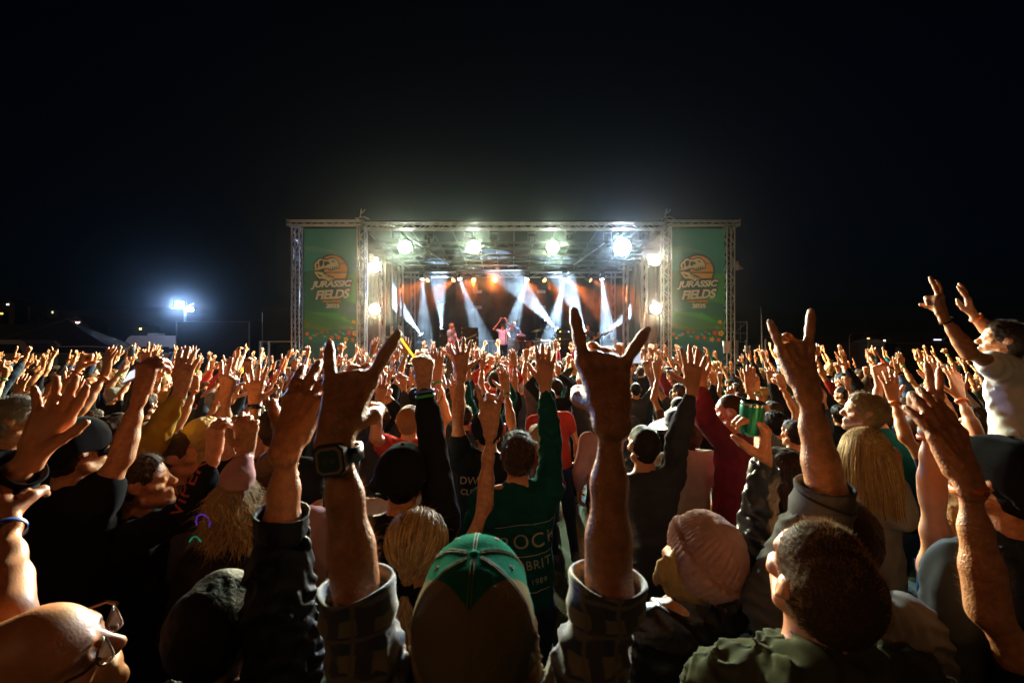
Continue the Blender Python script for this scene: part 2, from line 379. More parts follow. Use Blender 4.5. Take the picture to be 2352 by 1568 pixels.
def strands(name, roots, dirs, length, rad, m, parent, pts=4, curl=0.25, droop=0.0, rnd=None, taper=0.3):
    """hair as real curves: roots (n,3), dirs (n,3)"""
    n = len(roots); rs = np.random.RandomState(rnd or 1)
    L = np.asarray(length)*rs.uniform(.6, 1.15, n) if np.ndim(length) == 0 else length*rs.uniform(.8, 1.1, n)
    D = dirs/np.maximum(np.linalg.norm(dirs, axis=1, keepdims=True), 1e-6)
    kk = rs.normal(size=(3, 3))*95; P = np.zeros((n, pts, 3)); P[:, 0] = roots; cl = np.sin(np.asarray(roots) @ kk+2*np.sin(np.asarray(roots) @ kk[::-1]*.6)); d = D+rs.normal(size=(n, 3))*curl*0.4+cl*curl*.8; L = L*(1+.35*cl[:, 0])
    for k in range(1, pts):
        d = d+rs.normal(size=(n, 3))*curl*0.35; d[:, 2] -= droop; d /= np.linalg.norm(d, axis=1, keepdims=True)
        P[:, k] = P[:, k-1]+d*(L/(pts-1))[:, None]
    cu = bpy.data.hair_curves.new(name); cu.add_curves([pts]*n)
    cu.attributes['position'].data.foreach_set('vector', P.astype(np.float32).ravel())
    ra = cu.attributes.get('radius') or cu.attributes.new('radius', 'FLOAT', 'POINT')
    ra.data.foreach_set('value', np.tile(np.linspace(rad, rad*taper, pts), n).astype(np.float32))
    cu.materials.append(m); o = bpy.data.objects.new(name, cu); C.objects.link(o); o.parent = parent
    return o
def strand_paths(name, P, rad, m, parent, taper=0.4):
    n, k, _ = P.shape
    cu = bpy.data.hair_curves.new(name); cu.add_curves([k]*n)
    cu.attributes['position'].data.foreach_set('vector', P.astype(np.float32).ravel())
    ra = cu.attributes.get('radius') or cu.attributes.new('radius', 'FLOAT', 'POINT')
    ra.data.foreach_set('value', np.tile(np.linspace(rad, rad*taper, k), n).astype(np.float32))
    cu.materials.append(m); o = bpy.data.objects.new(name, cu); C.objects.link(o); o.parent = parent
    return o
def verts_of(me):
    v = np.empty(len(me.vertices)*3, np.float32); me.vertices.foreach_get('co', v)
    n = np.empty(len(me.vertices)*3, np.float32); me.vertices.foreach_get('normal', n)
    return v.reshape(-1, 3), n.reshape(-1, 3)
HAIRM = {}
def hairmat(name, col, rough=0.5):
    if name in HAIRM: return HAIRM[name]
    m = bpy.data.materials.new(name); m.use_nodes = True; n = m.node_tree; HAIRM[name] = m; b = n.nodes['Principled BSDF']; L = n.links.new
    hi = n.nodes.new('ShaderNodeHairInfo'); mx = n.nodes.new('ShaderNodeMix'); mx.data_type = 'RGBA'; L(hi.outputs['Random'], mx.inputs[0])
    mx.inputs[6].default_value = (*[c*.55 for c in col], 1); mx.inputs[7].default_value = (*[min(1, c*1.25) for c in col], 1); L(mx.outputs[2], b.inputs['Base Color'])
    b.inputs['Roughness'].default_value = rough; b.inputs['Specular IOR Level'].default_value = .2; return m
def hair_blob(c, r, f, u, s, style, rs):
    """solid hair shell per style"""
    b = Blob(); b.K = [0.010, 0.004, 0.008, 0.02]
    q = lambda x, y, z: c+(r*x+f*y+u*z)*s
    ex = {'buzz': 0.004, 'crop': 0.009, 'short': 0.013, 'mop': 0.022, 'long': 0.016, 'pony': 0.010, 'bun': 0.010, 'curly': 0.030, 'bob': 0.018, 'fade': 0.012}[style]
    b.cap(q(0,-.028,.026), q(0,.014,.036), (.0815+ex)*s, (.075+ex)*s, 2, r, .93)
    if style != 'fade': b.cap(q(0,-.034,-.008), q(0,-.03,-.035), (.074+ex*.8)*s, (.060+ex*.5)*s, 2, r, .93)
    if style in ('short', 'mop', 'curly', 'fade'): b.cap(q(-.02,.03,.072), q(.025,.05,.066), (.034+ex*.6)*s, (.03+ex*.6)*s, 2)
    if style in ('long', 'bob'):
        L = .27 if style == 'long' else .13
        for e in (-1, -.5, 0, .5, 1):
            bx = .066*e; by = -.055+.045*abs(e)
            b.cap(q(bx, by, .0), q(bx*1.25, by-.02, -L*.55), .040*s, .045*s, 0, f, .7); b.cap(q(bx*1.25, by-.02, -L*.55), q(bx*1.2, by-.015, -L), .045*s, .022*s, 0, f, .6)
    if style == 'pony':
        b.cap(q(0,-.105,.01), q(0,-.150,-.02), .026*s, .032*s, 0); b.cap(q(0,-.150,-.02), q(.01,-.155,-.14), .032*s, .030*s, 0); b.cap(q(.01,-.155,-.14), q(.012,-.135,-.25), .030*s, .010*s, 0)
    if style == 'bun': b.ball(q(0,-.10,.085), .042*s, 0)
    # clear the face and the ears
    b.cap(q(-.03,.115,.0), q(.03,.115,.0), .078*s, None, 2, neg=True); b.cap(q(0,.075,-.08), q(0,.03,-.13), .07*s, None, 2, neg=True)
    for e in (-1, 1):
        b.cap(q(e*.085,.03,-.04), q(e*.085,.055,-.02), .040*s, None, 2, neg=True)
        if style not in ('long', 'bob', 'curly'): b.cap(q(e*.085,.000,-.045), q(e*.085,-.010,-.055), .034*s, None, 2, neg=True)
    return b
def lsh(b, M):  # move prims
    pass
def foldfn(base, amp, wl, seed=1):
    def f(P):
        z = P[:, 2]; a = np.sin(P[:, 0]*31+P[:, 1]*27+seed); b = np.sin(P[:, 0]*47-P[:, 1]*39+z*19)
        return (base(P)+amp*(np.abs(np.sin(z*math.pi/wl+1.3*a+.7*b))-.5)*(.7+.3*b)).astype(np.float32)
    return f
LOWER = {}
def lower_parts():
    """trousers and shoe meshes in person space for a 1.75 m figure, shared by all"""
    if LOWER: return LOWER
    b = Blob(); b.cap((-.05,0,.98),(.05,0,.98),.125,None,0,(0,1,0),.8); b.cap((-.06,0,.88),(.06,0,.88),.13,None,0,(0,1,0),.85)
    for e in (-1, 1):
        b.cap((e*.085,0,.86),(e*.10,.01,.48),.098,.068,0); b.cap((e*.10,.01,.48),(e*.105,-.01,.07),.068,.055,0)
    LOWER['trousers'] = b.mesh('trousers', 0.022, wrinkle(0.008, 1.0, 3))
    b = Blob(); b.cap((0,-.06,.045),(0,.13,.035),.045,.036,0); b.cap((0,-.04,.05),(0,-.03,.10),.045,.043,0)
    LOWER['shoe'] = b.mesh('shoe', 0.016)
    return LOWER
def person(label, head, yaw=0.0, pitch=0.0, roll=0.0, arms=None, sc=1.0, skin=None, shirt=None, sleeve='long', pants=None, shoes=None,
           hair=('short', None), vox=0.006, cvox=None, group=None, base=None, lean=(0, 0), slim=1.0, name='person', world=True, seed=0,
           wrink=0.006, hood=False, loose=0.010, hair_n=0, hair_len=0.03, hair_rad=0.0004, hairm=None, collar=True, sit=False, rolled_hollow=True, face=True, hcurl=0.5, hcomb=None, hgrey=None, arm_fuzz=None, wmul=1.0, fold=None):
    rnd = random.Random(seed)
    r, f, u = frame(yaw)                       # body axes
    hr, hf, hu = frame(yaw, pitch, roll)       # head axes
    if isinstance(pitch, tuple): hr, hf, hu = frame(yaw+pitch[2], pitch[0], pitch[1])
    hc = Vector(head); gz = 0.0
    cx = hc-hf*.0-hu*.045*sc                   # skull pivot
    nb = cx-u*.120*sc-f*.022*sc-r*lean[0]*.3-f*lean[1]*.3
    pel = nb-u*.50*sc-r*lean[0]-f*lean[1]
    if base is None: base = Vector((pel.x, pel.y, 0))
    base = Vector(base)
    root = empty(name, base, 0, label, 'person', group); 
    # arms
    A = {}
    for sd, e in (('L', -1), ('R', 1)):
        sp = dict((arms or {}).get(sd) or {})
        upf = 1 if sp.get('wr') is not None and sp['wr'].z > nb.z+.05 else 0
        sh = nb-u*(.055-.055*upf)*sc+r*e*(.178-.022*upf)*sc*(.5+.5*slim)
        l1, l2 = .295*sc, .255*sc
        if sp.get('wr') is None:
            el = sh-u*.27*sc+r*e*.075*sc-f*.03*sc; wr = el-u*.21*sc+f*.13*sc
            sp.setdefault('palm', r*-e); sp['d'] = sp.get('d') or (wr-el); sp.setdefault('g', 'relax')
        else:
            wr = Vector(sp['wr']); d = wr-sh
            if d.length > (l1+l2)*1.12: print('REACH', label[:40], sd, round(d.length, 3), 'max', round(l1+l2, 3))
            el = Vector(sp['el']) if sp.get('el') is not None else solve_elbow(sh, wr, l1, l2, Vector(sp.get('pole') or (r*e*.8-u*.3-f*.35)))
        A[sd] = dict(sh=sh, el=el, wr=wr, th=sc*slim*sp.get('th', 1.0), palm=Vector(sp.get('palm') or f), d=Vector(sp.get('d') or (wr-el)), g=sp.get('g', 'open'), hs=sp.get('hs', 1.0)*sc*(0.55+0.45*slim), sleeve=sp.get('sleeve', sleeve))
    o = base if world else Vector((0, 0, 0))
    mv = lambda p: Vector(p)-base
    # ---- body: one continuous surface
    b = Blob(); b.K[0] = 0.012
    add_head(b, mv(hc), hr, hf, hu, sc, face); NL = []
    b.cap(mv(cx-hu*.02*sc-hf*.018*sc), mv(nb+f*.0), .056*sc*(.6+.4*slim), .062*sc*(.6+.4*slim), 0)
    b.cap(mv(nb-r*.10*sc-u*.02*sc), mv(nb+r*.10*sc-u*.02*sc), .050*sc*slim, None, 0)
    b.cap(mv(nb-u*.05*sc), mv(nb-u*.16*sc), .10*sc*slim, .10*sc*slim, 0, f, .7)
    for sd in 'LR':
        a = A[sd]; a2 = dict(a, sh=mv(a['sh']), el=mv(a['el']), wr=mv(a['wr'])); A[sd]['loc'] = a2
        b.cap(mv(nb+(a['sh']-nb)*.4-u*.03*sc), a2['sh'], .055*sc*slim, .05*sc*slim, 0)
        nl = [] if vox < .005 else None; add_arm(b, a2); add_hand(b, a2['wr'], a2['d'], a2['palm'], sd, a2['g'], a2['hs'], rnd, nl); NL += nl or []
    body = link('body', b.mesh('body', vox, None, 0.004), skin, root)
    for P, Q, rn, do in NL:
        axn = (Q-P).normalized(); do = (do-axn*do.dot(axn)).normalized(); sdn = axn.cross(do); mb = MB(); L_ = (Q-P).length; nu, nv = 6, 5
        for i in range(nu+1):
            for j in range(nv+1):
                u_ = i/nu; w = (j/nv-.5)*2; an = w*(1.0-.35*(2*u_-1)**4); rr_ = rn*(1.06-.10*u_*u_); mb.v.append(tuple(P+axn*(L_*(.42+.62*u_-.05*w*w*(1 if u_ > .5 else -1)))+(do*math.cos(an)+sdn*math.sin(an))*rr_))
        mb.f = [(i*(nv+1)+j, i*(nv+1)+j+1, (i+1)*(nv+1)+j+1, (i+1)*(nv+1)+j) for i in range(nu) for j in range(nv)]; mb.sm = [True]*len(mb.f)
        no = mb.build('fingernail', mat('nail', (.60,.36,.27), .25), body); so_ = no.modifiers.new('thick', 'SOLIDIFY'); so_.thickness = .0008
    # ---- upper garment
    if shirt is not None:
        g = Blob(); g.K[0] = 0.022; lo = loose*sc
        pl = mv(pel); n_ = mv(nb)
        for e in (-1, 1):
            g.cap(n_-u*.13*sc+r*e*.075*sc*slim, pl+u*.10*sc+r*e*.055*sc, (.105*slim+lo)*sc, (.098*slim+lo)*sc, 0, f, .92)
        g.cap(pl+u*.14*sc-r*.06*sc, pl+u*.0-r*.06*sc, (.105*slim+lo*1.3), (.112*slim+lo*1.5), 0, f, .95); g.cap(pl+u*.14*sc+r*.06*sc, pl+u*.0+r*.06*sc, (.105*slim+lo*1.3), (.112*slim+lo*1.5), 0, f, .95)
        g.cap(n_-u*.055*sc-r*.09*sc, n_-u*.055*sc+r*.09*sc, .066*sc*slim+lo, None, 0)
        if collar: g.cap(n_-u*.02*sc, n_+u*.012*sc, .066*sc*(.6+.4*slim)+.006, .064*sc*(.6+.4*slim)+.006, 0)
        if hood:
            g.cap(n_-f*.075*sc-r*.07*sc+u*.0, n_-f*.075*sc+r*.07*sc, .052*sc, None, 0); g.cap(n_-f*.06*sc-r*.075*sc+u*.02*sc, n_+f*.04*sc-r*.085*sc-u*.01*sc, .035*sc, .026*sc, 0); g.cap(n_-f*.06*sc+r*.075*sc+u*.02*sc, n_+f*.04*sc+r*.085*sc-u*.01*sc, .035*sc, .026*sc, 0)
        for sd in 'LR':
            a = A[sd]['loc']; l1 = (a['el']-a['sh']).length; L = l1+(a['wr']-a['el']).length
            sv = a['sleeve']; end = {'long': L-.012, 'short': l1*.62, 'rolled': l1+.035*sc, 'cuff': L-.035, 'none': 0, 'half': l1*.95}.get(sv, sv if isinstance(sv, float) else L)
            if sv == 'none': continue
            end = max(.03, end-.75*(arm_pts(a, end)[1]+lo)); k = max(2, int(end/.07)); pts = [arm_pts(a, end*i/k) for i in range(k+1)]
            g.cap(n_+(a['sh']-n_)*.35-u*.05*sc, a['sh'], .064*sc*slim+lo, .060*sc*slim+lo, 0)
            for i in range(k):
                ex = lo*(1.25 if sv == 'short' else 1.0)
                g.cap(pts[i][0], pts[i+1][0], pts[i][1]+ex, pts[i+1][1]+ex*(1.3 if sv in ('short', 'half') else 1.0), 0)
            if end > l1+.02:
                upv_ = (a['el']-a['sh']).normalized(); fo_ = (a['wr']-a['el']).normalized(); ou = upv_-fo_
                if ou.length > .2: g.ball(a['el']+ou.normalized()*.012*a['th'], .030*a['th']+lo+.010, 0)
            if False:
                p0, r0 = arm_pts(a, end-.012); p1, r1 = arm_pts(a, end-.055)
                g.cap(p0, p0.lerp(p1, .5), r0+lo*1.7, None, 1); g.cap(p1.lerp(p0, .2), p1.lerp(p0, -.7), r0+lo*1.5, None, 1)
            if False:
                p0, r0 = arm_pts(a, end-.015); p1, r1 = arm_pts(a, min(L-.001, end+.08)); 
                if (p1-p0).length < .03: p1 = p0+(a['wr']-a['el']).normalized()*.1; r1 = r0
                g.cap(p0, p1+(p1-p0), r0+.0055, r0+.0055, 1, neg=True)
        sh_ = link('shirt', g.mesh('shirt', cvox or max(.009, vox*1.4), wrinkle(wrink, wmul, seed+11) if not fold else foldfn(wrinkle(wrink, wmul, seed+11), *fold), .016), shirt, root)
    # ---- lower body, shared meshes
    if not sit and pants is not None:
        lp = lower_parts(); t = link('trousers', lp['trousers'], pants, root); t.rotation_euler = (0, 0, yaw); k = (pel.z+.03)/1.0; t.scale = (sc, sc, k)
        t.location = (pel.x-base.x, pel.y-base.y, 0)
        for e in (-1, 1):
            w = link('shoe', lp['shoe'], shoes or MATS['shoe_dark'], root); w.rotation_euler = (0, 0, yaw-e*.2); w.location = (r*e*.105*sc+Vector((pel.x-base.x, pel.y-base.y, 0)))[:]
    # ---- hair
    st, hm = hair
    if st and st not in ('bald',):
        hb = hair_blob(mv(hc), hr, hf, hu, sc, st, seed)
        amp = {'buzz': .001, 'crop': .003, 'short': .006, 'mop': .010, 'curly': .014, 'long': .008, 'bob': .007, 'pony': .004, 'bun': .004, 'fade': .008}[st]
        hme = hb.mesh('hair', max(vox, .006), wrinkle(amp, 2.6, seed+5), .012)
        ho = link('hair', hme, hm, root)
        if hair_n:
            vv, nn = verts_of(hme); rs = np.random.RandomState(seed); k = rs.randint(0, len(vv), hair_n)
            comb = np.array(hcomb if hcomb is not None else (hf*.2-hu*.35)); dr = nn[k]+comb[None]*1.0
            so = strands('hair_strands', vv[k]-nn[k]*.003, dr, hair_len, hair_rad, hairm, ho, 5, hcurl, .02, seed)
    root['_hc'] = tuple(mv(hc)); 
    return root, A, (mv(hc), hr, hf, hu, mv(nb), mv(pel))
def band(name, arm, t, m, parent, w=.008, grow=.0015, th=.0015):
    """wristband round an arm, t metres back from the wrist"""
    a = arm['loc']; L = (a['el']-a['sh']).length+(a['wr']-a['el']).length; p, r = arm_pts(a, L-t); ax = (a['wr']-a['el']).normalized()
    r = r*.97+grow; mb = MB(); mb.lathe([(r, -w), (r+th, -w), (r+th, w), (r, w), (r, -w)], p, 20, ax); 
    return mb.build(name, m, parent)

def cuff(root, arm, t, m, h=.045, gap=.006, th=.006, flare=.004, name='cuff', seed=0, gather=0.0):
    """real sleeve end standing off the arm: t metres from the shoulder is its far edge"""
    a = arm['loc']; t = min(t, (a['el']-a['sh']).length+(a['wr']-a['el']).length-.004); p1, r1 = arm_pts(a, t); p0, r0 = arm_pts(a, max(.01, t-h)); ax = (p1-p0).normalized(); q = Vector((0,0,1)).rotation_difference(ax); n = 44; rs = random.Random(seed); ph = [rs.uniform(0, 6.28) for _ in range(4)]
    L = (p1-p0).length; mb = MB(); R0 = max(r0, r1)
    prof = [(gap+th*.6, -.012), (gap+th+.004, L*.15), (gap+th+flare*.3, L*.5), (gap+th+flare, L*.92), (gap+th*.75+flare, L*1.0), (gap+flare, L*.98), (gap, L*.75), (gap-.002, L*.45)]
    for g, z in prof:
        for k in range(n):
            u = 2*math.pi*k/n; w = R0+g+.0022*math.sin(2*u+ph[0]+z*40)+.0016*math.sin(3*u+ph[1]-z*60)+gather*math.sin(15*u)*(1-min(1, z/L)*.4); zz = z+.003*math.sin(u+ph[2])+.002*math.sin(3*u+ph[3]); mb.v.append(tuple(p0+q @ Vector((math.cos(u)*w, math.sin(u)*w, zz))))
    mb.f = [(j*n+k, j*n+(k+1)%n, (j+1)*n+(k+1)%n, (j+1)*n+k) for j in range(len(prof)-1) for k in range(n)]; mb.sm = [True]*len(mb.f)
    return mb.build(name, m, root)
# ================================================================ materials
mat('shoe_dark', (.03,.03,.032), .6)
ALU = mat('brushed_aluminium', (.62,.60,.62), .32, 1.0, bump=.08, bscale=90, var=.15, vscale=6)
ALU2 = mat('dull_aluminium', (.40,.40,.42), .5, .8, var=.2, vscale=5)
ALU3 = mat('shaded_aluminium', (.07,.07,.075), .55, .6, var=.3, vscale=5)  # dark copy of the aluminium, shade under the roof put into its colour
BLACK = mat('black_paint', (.012,.012,.013), .55, bump=.1, bscale=60)
BLACKG = mat('black_gloss', (.010,.010,.011), .25)
CURT = mat('black_drape', (.006,.006,.007), .95, bump=.5, bscale=6)
PLY = mat('black_stage_ply', (.02,.02,.02), .5, var=.4, vscale=3)
GRASS = mat('trampled_grass', (.035,.055,.018), .9, bump=.6, bscale=40, var=.5, vscale=2)
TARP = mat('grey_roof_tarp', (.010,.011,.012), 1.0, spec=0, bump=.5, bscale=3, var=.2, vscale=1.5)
WHITEP = mat('white_gel_coat', (.72,.73,.75), .35, var=.05)
RUB = mat('rubber', (.015,.015,.015), .7)
# ================================================================ ground
gm = MB(); n = 40
for i in range(n+1):
    for j in range(n+1):
        x = -700+1400*i/n; y = -60+960*j/n; gm.v.append((x, y, -0.02))
gm.f = [(i*(n+1)+j, (i+1)*(n+1)+j, (i+1)*(n+1)+j+1, i*(n+1)+j+1) for i in range(n) for j in range(n)]; gm.sm = [False]*len(gm.f)
tag(gm.build('ground', GRASS), kind='structure')
# dark hillside far behind the field
hm = MB(); nx, ny = 60, 8
for i in range(nx+1):
    for j in range(ny+1):
        x = -620+1240*i/nx; y = 230+j*45
        h = 46*max(0, math.exp(-((x+330)/190)**2))+10*math.exp(-((x-360)/220)**2)+4*math.sin(x*.021)+3*math.sin(x*.05+1)
        hm.v.append((x, y, -3+max(0, h)*(1-(1-j/ny)**2.2)))
hm.f = [(i*(ny+1)+j, (i+1)*(ny+1)+j, (i+1)*(ny+1)+j+1, i*(ny+1)+j+1) for i in range(nx) for j in range(ny)]; hm.sm = [True]*len(hm.f)
hill_o = hm.build('hill', mat('dark_hillside', (.02,.028,.014), .95, var=.5, vscale=.05)); tag(hill_o, kind='structure')
def hill_z(x, y):
    j = (y-230)/360; h = 46*max(0, math.exp(-((x+330)/190)**2))+10*math.exp(-((x-360)/220)**2)+4*math.sin(x*.021)+3*math.sin(x*.05+1)
    return -3+max(0, h)*(1-(1-j)**2.2)
# ================================================================ truss
cyl = MB().tube([(0,0,0),(0,0,1)], 1.0, 8, False).mesh('bar')
def bar(name, a, b, r, m, parent):
    a, b = Vector(a), Vector(b); o = link(name, cyl, m, parent); d = b-a
    o.rotation_mode = 'QUATERNION'; o.rotation_quaternion = Vector((0,0,1)).rotation_difference(d.normalized())
    o.location = a; o.scale = (r, r, d.length); return o
def truss(name, label, p0, p1, w=.28, h=None, seg=.30, m=ALU, group=None, up=(0,0,1), rc=.025, rb=.0095, faces=(0,1,2,3), plates=True):
    p0, p1 = Vector(p0), Vector(p1); h = h or w; d = p1-p0; L = d.length; dn = d.normalized(); upv = Vector(up)
    if abs(dn.dot(upv)) > .9: upv = Vector((0,1,0))
    a = dn.cross(upv).normalized(); b = a.cross(dn).normalized()
    root = empty(name, p0, 0, label, 'truss', group)
    co = [a*x*(w/2-rc)+b*y*(h/2-rc) for x, y in ((-1,-1),(1,-1),(1,1),(-1,1))]
    for c in co: bar('chord', c, c+d, rc, m, root)
    n = max(2, round(L/seg))
    for fi in faces:
        c0, c1 = co[fi], co[(fi+1)%4]
        for i in range(n):
            u, v = (c0, c1) if (i+fi//2) % 2 == 0 else (c1, c0)
            bar('brace', u+d*(i/n), v+d*((i+1)/n), rb, m, root)
    if plates:
        for e in (0, 1):
            q = MB(); R_ = Matrix((a, b, dn)).transposed(); q.box(dn*(.006 if not e else -.006)+d*e, (w+.04, h+.04, .012), R_); q.build('end_plate', ALU2, root)
    return root
FY = 15.0
XL0, XL1, XR1, XR0 = -7.08, -4.94, 5.08, 7.15
TZ = 5.92
for x, lb in ((XL0, 'outermost lattice truss tower left of the left banner'), (XL1, 'lattice truss tower between left banner and stage opening'),
              (XR1, 'lattice truss tower between stage opening and right banner'), (XR0, 'outermost lattice truss tower right of the right banner')):
    truss('truss_tower', lb, (x, FY, 0.02), (x, FY, TZ), .30, None, .30, group='truss towers of the stage front', up=(0,1,0))
truss('header_truss', 'short flat lattice truss above the left dinosaur banner', (XL0-.30, FY, TZ+.125), (XL1+.02, FY, TZ+.125), .24, .19, .36, group='header trusses along the stage top')
truss('header_truss', 'short flat lattice truss above the right dinosaur banner', (XR1-.02, FY, TZ+.125), (XR0+.32, FY, TZ+.125), .24, .19, .36, group='header trusses along the stage top')
truss('header_truss', 'long lattice truss over the stage opening carrying four blinding lamps', (XL1+.04, FY+.04, TZ+.03), (XR1-.04, FY+.04, TZ+.03), .30, .24, .30, group='header trusses along the stage top')
# couplers at the tower tops
for x, lb in ((XL1, 'scaffold coupler and cable knot on top of the left inner tower'), (XR1, 'scaffold coupler and cable knot on top of the right inner tower')):
    o = empty('coupler', (x-.22*(1 if x < 0 else -1)*0, FY-.05, TZ+.23), 0, lb, 'coupler')
    MB().tube([(-.16,0,-.02),(-.05,.02,.10),(0,-.03,.34)], .018, 8).build('post', ALU, o)
    MB().tube([(-.2,-.05,.02),(.1,-.02,.09),(.26,-.05,.0)], .02, 8).build('clamp', ALU2, o)
    MB().tube([(.0,-.03,.2),(.08,-.04,.26),(.12,-.03,.33)], .012, 8).build('hook', ALU, o)
# ================================================================ roof
RB = 21.9
roof = empty('stage_roof', (0, FY, TZ), 0, 'grey tarpaulin roof stretched over the stage rafters', 'roof')
tm = MB(); nx, ny = 30, 12
for j in range(ny+1):
    for i in range(nx+1):
        x = -5.2+10.6*i/nx; y = .18+(RB-FY)*j/ny; tm.v.append((x, y, .26-.55*j/ny-.05*math.cos(x*5.9)*math.sin(j*2.1)*.5))
tm.f = [(j*(nx+1)+i, j*(nx+1)+i+1, (j+1)*(nx+1)+i+1, (j+1)*(nx+1)+i) for j in range(ny) for i in range(nx)]; tm.sm = [True]*len(tm.f)
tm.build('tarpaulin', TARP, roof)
for i in range(15):
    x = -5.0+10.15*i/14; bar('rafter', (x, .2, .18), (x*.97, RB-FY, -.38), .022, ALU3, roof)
for k, (yy, zz, lb) in enumerate(((16.5, 5.62, 'first roof cross truss behind the front header'), (18.0, 5.45, 'second roof cross truss from the stage front'), (19.6, 5.32, 'third roof cross truss from the stage front'))):
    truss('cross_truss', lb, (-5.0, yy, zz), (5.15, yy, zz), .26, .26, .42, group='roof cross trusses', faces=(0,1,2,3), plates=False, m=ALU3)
truss('lamp_truss', 'rear lamp truss carrying the orange stage lamps', (-4.95, 21.0, 5.22), (5.05, 21.0, 5.22), .26, .26, .42, plates=False)
for x0, x1, lb in ((-3.7, -2.5, 'slanted steel strut under the roof on the left'), (3.6, 2.45, 'slanted steel strut under the roof on the right')):
    s_ = empty('roof_strut', (x0, FY+.4, TZ-.12), 0, lb, 'strut')
    bar('tube', (0,0,0), (x1-x0, 2.6, -.62), .028, ALU, s_); bar('sleeve', ((x1-x0)*.55, 1.43, -.341), ((x1-x0)*.75, 1.95, -.465), .036, ALU2, s_)
# side and rear legs, drapes
for i, (x, yy) in enumerate(((-4.85, 17.0), (-4.75, 19.4), (-4.7, 21.6), (4.95, 17.0), (4.85, 19.4), (4.8, 21.6))):
    sd = 'left' if x < 0 else 'right'; dp = ('front', 'middle', 'rear')[i % 3]
    truss('side_leg_truss', f'{dp} slim truss leg on the {sd} flank of the stage', (x, yy, 0.0), (x, yy, 5.35), .22, None, .42, group='side leg trusses', up=(0,1,0), plates=False, faces=(0,2))
def drape(name, label, a, b, z0, z1, folds, amp=.05):
    a, b = Vector(a), Vector(b); L = (b-a).length; n = int(L*10); dn = (b-a).normalized(); nn = Vector((-dn.y, dn.x, 0)); mb = MB()
    for i in range(n+1):
        p = a+(b-a)*(i/n)+nn*amp*(math.sin(i*folds)+.4*math.sin(i*folds*2.3+1)); q = p+nn*amp*.3
        mb.v += [(p.x, p.y, z0), (q.x, q.y, z1)]
    mb.f = [(2*i, 2*i+2, 2*i+3, 2*i+1) for i in range(n)]; mb.sm = [True]*n
    return tag(mb.build(name, CURT), label, 'curtain')
drape('backdrop_curtain', 'black backdrop curtain across the rear of the stage', (-4.95, 22.3, 0), (5.05, 22.3, 0), 1.2, 5.3, .9)
drape('side_curtain', 'black masking curtain on the left flank of the stage', (-5.25, 16.6, 0), (-4.98, 22.2, 0), .1, 5.4, 1.1)
drape('side_curtain', 'black masking curtain on the right flank of the stage', (5.35, 16.6, 0), (5.08, 22.2, 0), .1, 5.4, 1.1)
# ================================================================ deck
dk = empty('stage_deck', (0, FY+.2, 0), 0, 'raised black stage deck with skirted front', 'stage')
for i in range(10):
    MB().box((-5.1+(i+.5)*1.03, 3.55, 1.15), (1.02, 6.9, .10)).build('deck_panel', PLY, dk)
MB().box((.05, .085, .56), (10.3, .03, 1.10)).build('skirt', CURT, dk)
for i in range(11): bar('leg', (-5.05+i*1.03, .15, 0), (-5.05+i*1.03, .15, 1.1), .03, ALU2, dk)
MB().box((.05, .075, 1.17), (10.32, .03, .06)).build('edge_rail', ALU2, dk)
# ================================================================ lamps
WGRN = (.80, 1.0, .70); AMB = (1.0, .20, .03); COOL = (.50, .74, 1.0)
LENSW = emat('blinder_lens_glow', (.93, 1.0, .92), 90); LENSB = emat('cool_lens_glow', (.86, .95, 1.0), 150)
LENSA = emat('amber_lens_glow', (1.0, .42, .12), 7); LENSA2 = emat('amber_lens_glow_bright', (1.0, .45, .12), 14); LENSC = emat('beam_lens_glow', (.85, .93, 1.0), 40)
def lamp(parent, kind, loc, energy, col, target=None, size=R(120), blend=.6, rad=.1, sb=None):
    l = bpy.data.lights.new('lamp', kind); l.energy = energy; l.color = col
    if kind == 'SPOT': l.spot_size = size; l.spot_blend = blend
    l.shadow_soft_size = rad; o = bpy.data.objects.new('lamp', l); C.objects.link(o); o.parent = parent; o.location = loc
    if target is not None:
        d = Vector(target)-(parent.matrix_basis.translation+Vector(loc)); o.rotation_mode = 'QUATERNION'; o.rotation_quaternion = d.to_track_quat('-Z', 'Y')
    return o
BLIND = 8200
def blinder(label, p, lens, energy, col, big=1.0, yoke=True, tgt=(0, 4, 1.2)):
    r = empty('blinder_lamp', p, 0, label, 'stage lamp', 'audience blinder lamps'); s = big
    MB().bevbox((0, .13, 0), (.46*s, .20, .40*s), .02).build('housing', BLACK, r)
    MB().lathe([(.0,-.02), (.08*s,-.012), (.14*s,.002), (.205*s,.022)], (0,.0,0), 28, (0,1,0)).build('lens', lens, r)
    MB().lathe([(.205*s,.022), (.225*s,-.005), (.23*s,.05)], (0,0,0), 28, (0,1,0)).build('rim', ALU2, r)
    if yoke:
        MB().tube([(-.25*s,.13,-.02),(-.25*s,.13,.26*s),(.25*s,.13,.26*s),(.25*s,.13,-.02)], .016, 6).build('yoke', BLACK, r); MB().box((0,.13,.30*s), (.06,.06,.12)).build('clamp', BLACK, r)
    lamp(r, 'SPOT', (0, -.06, 0), energy, col, tgt if yoke else (p[0], 0, p[2]-.5), R(150) if yoke else R(180), .5 if yoke else .05, .12)
    return r
for i, (x, lens, e, c, bg) in enumerate(((930, LENSW, 1, WGRN, 1.0), (1088, LENSW, 1.05, WGRN, 1.05), (1270, LENSW, 1, WGRN, .95), (1430, LENSB, 1.7, COOL, 1.35))):
    w = ('leftmost of the four glaring lamps under the front truss', 'second glaring lamp from left under the front truss', 'third glaring lamp from left under the front truss', 'largest bluish glaring lamp, rightmost under the front truss')[i]
    blinder(w, px(x, 567, 15.25), lens, BLIND*e, c, bg)
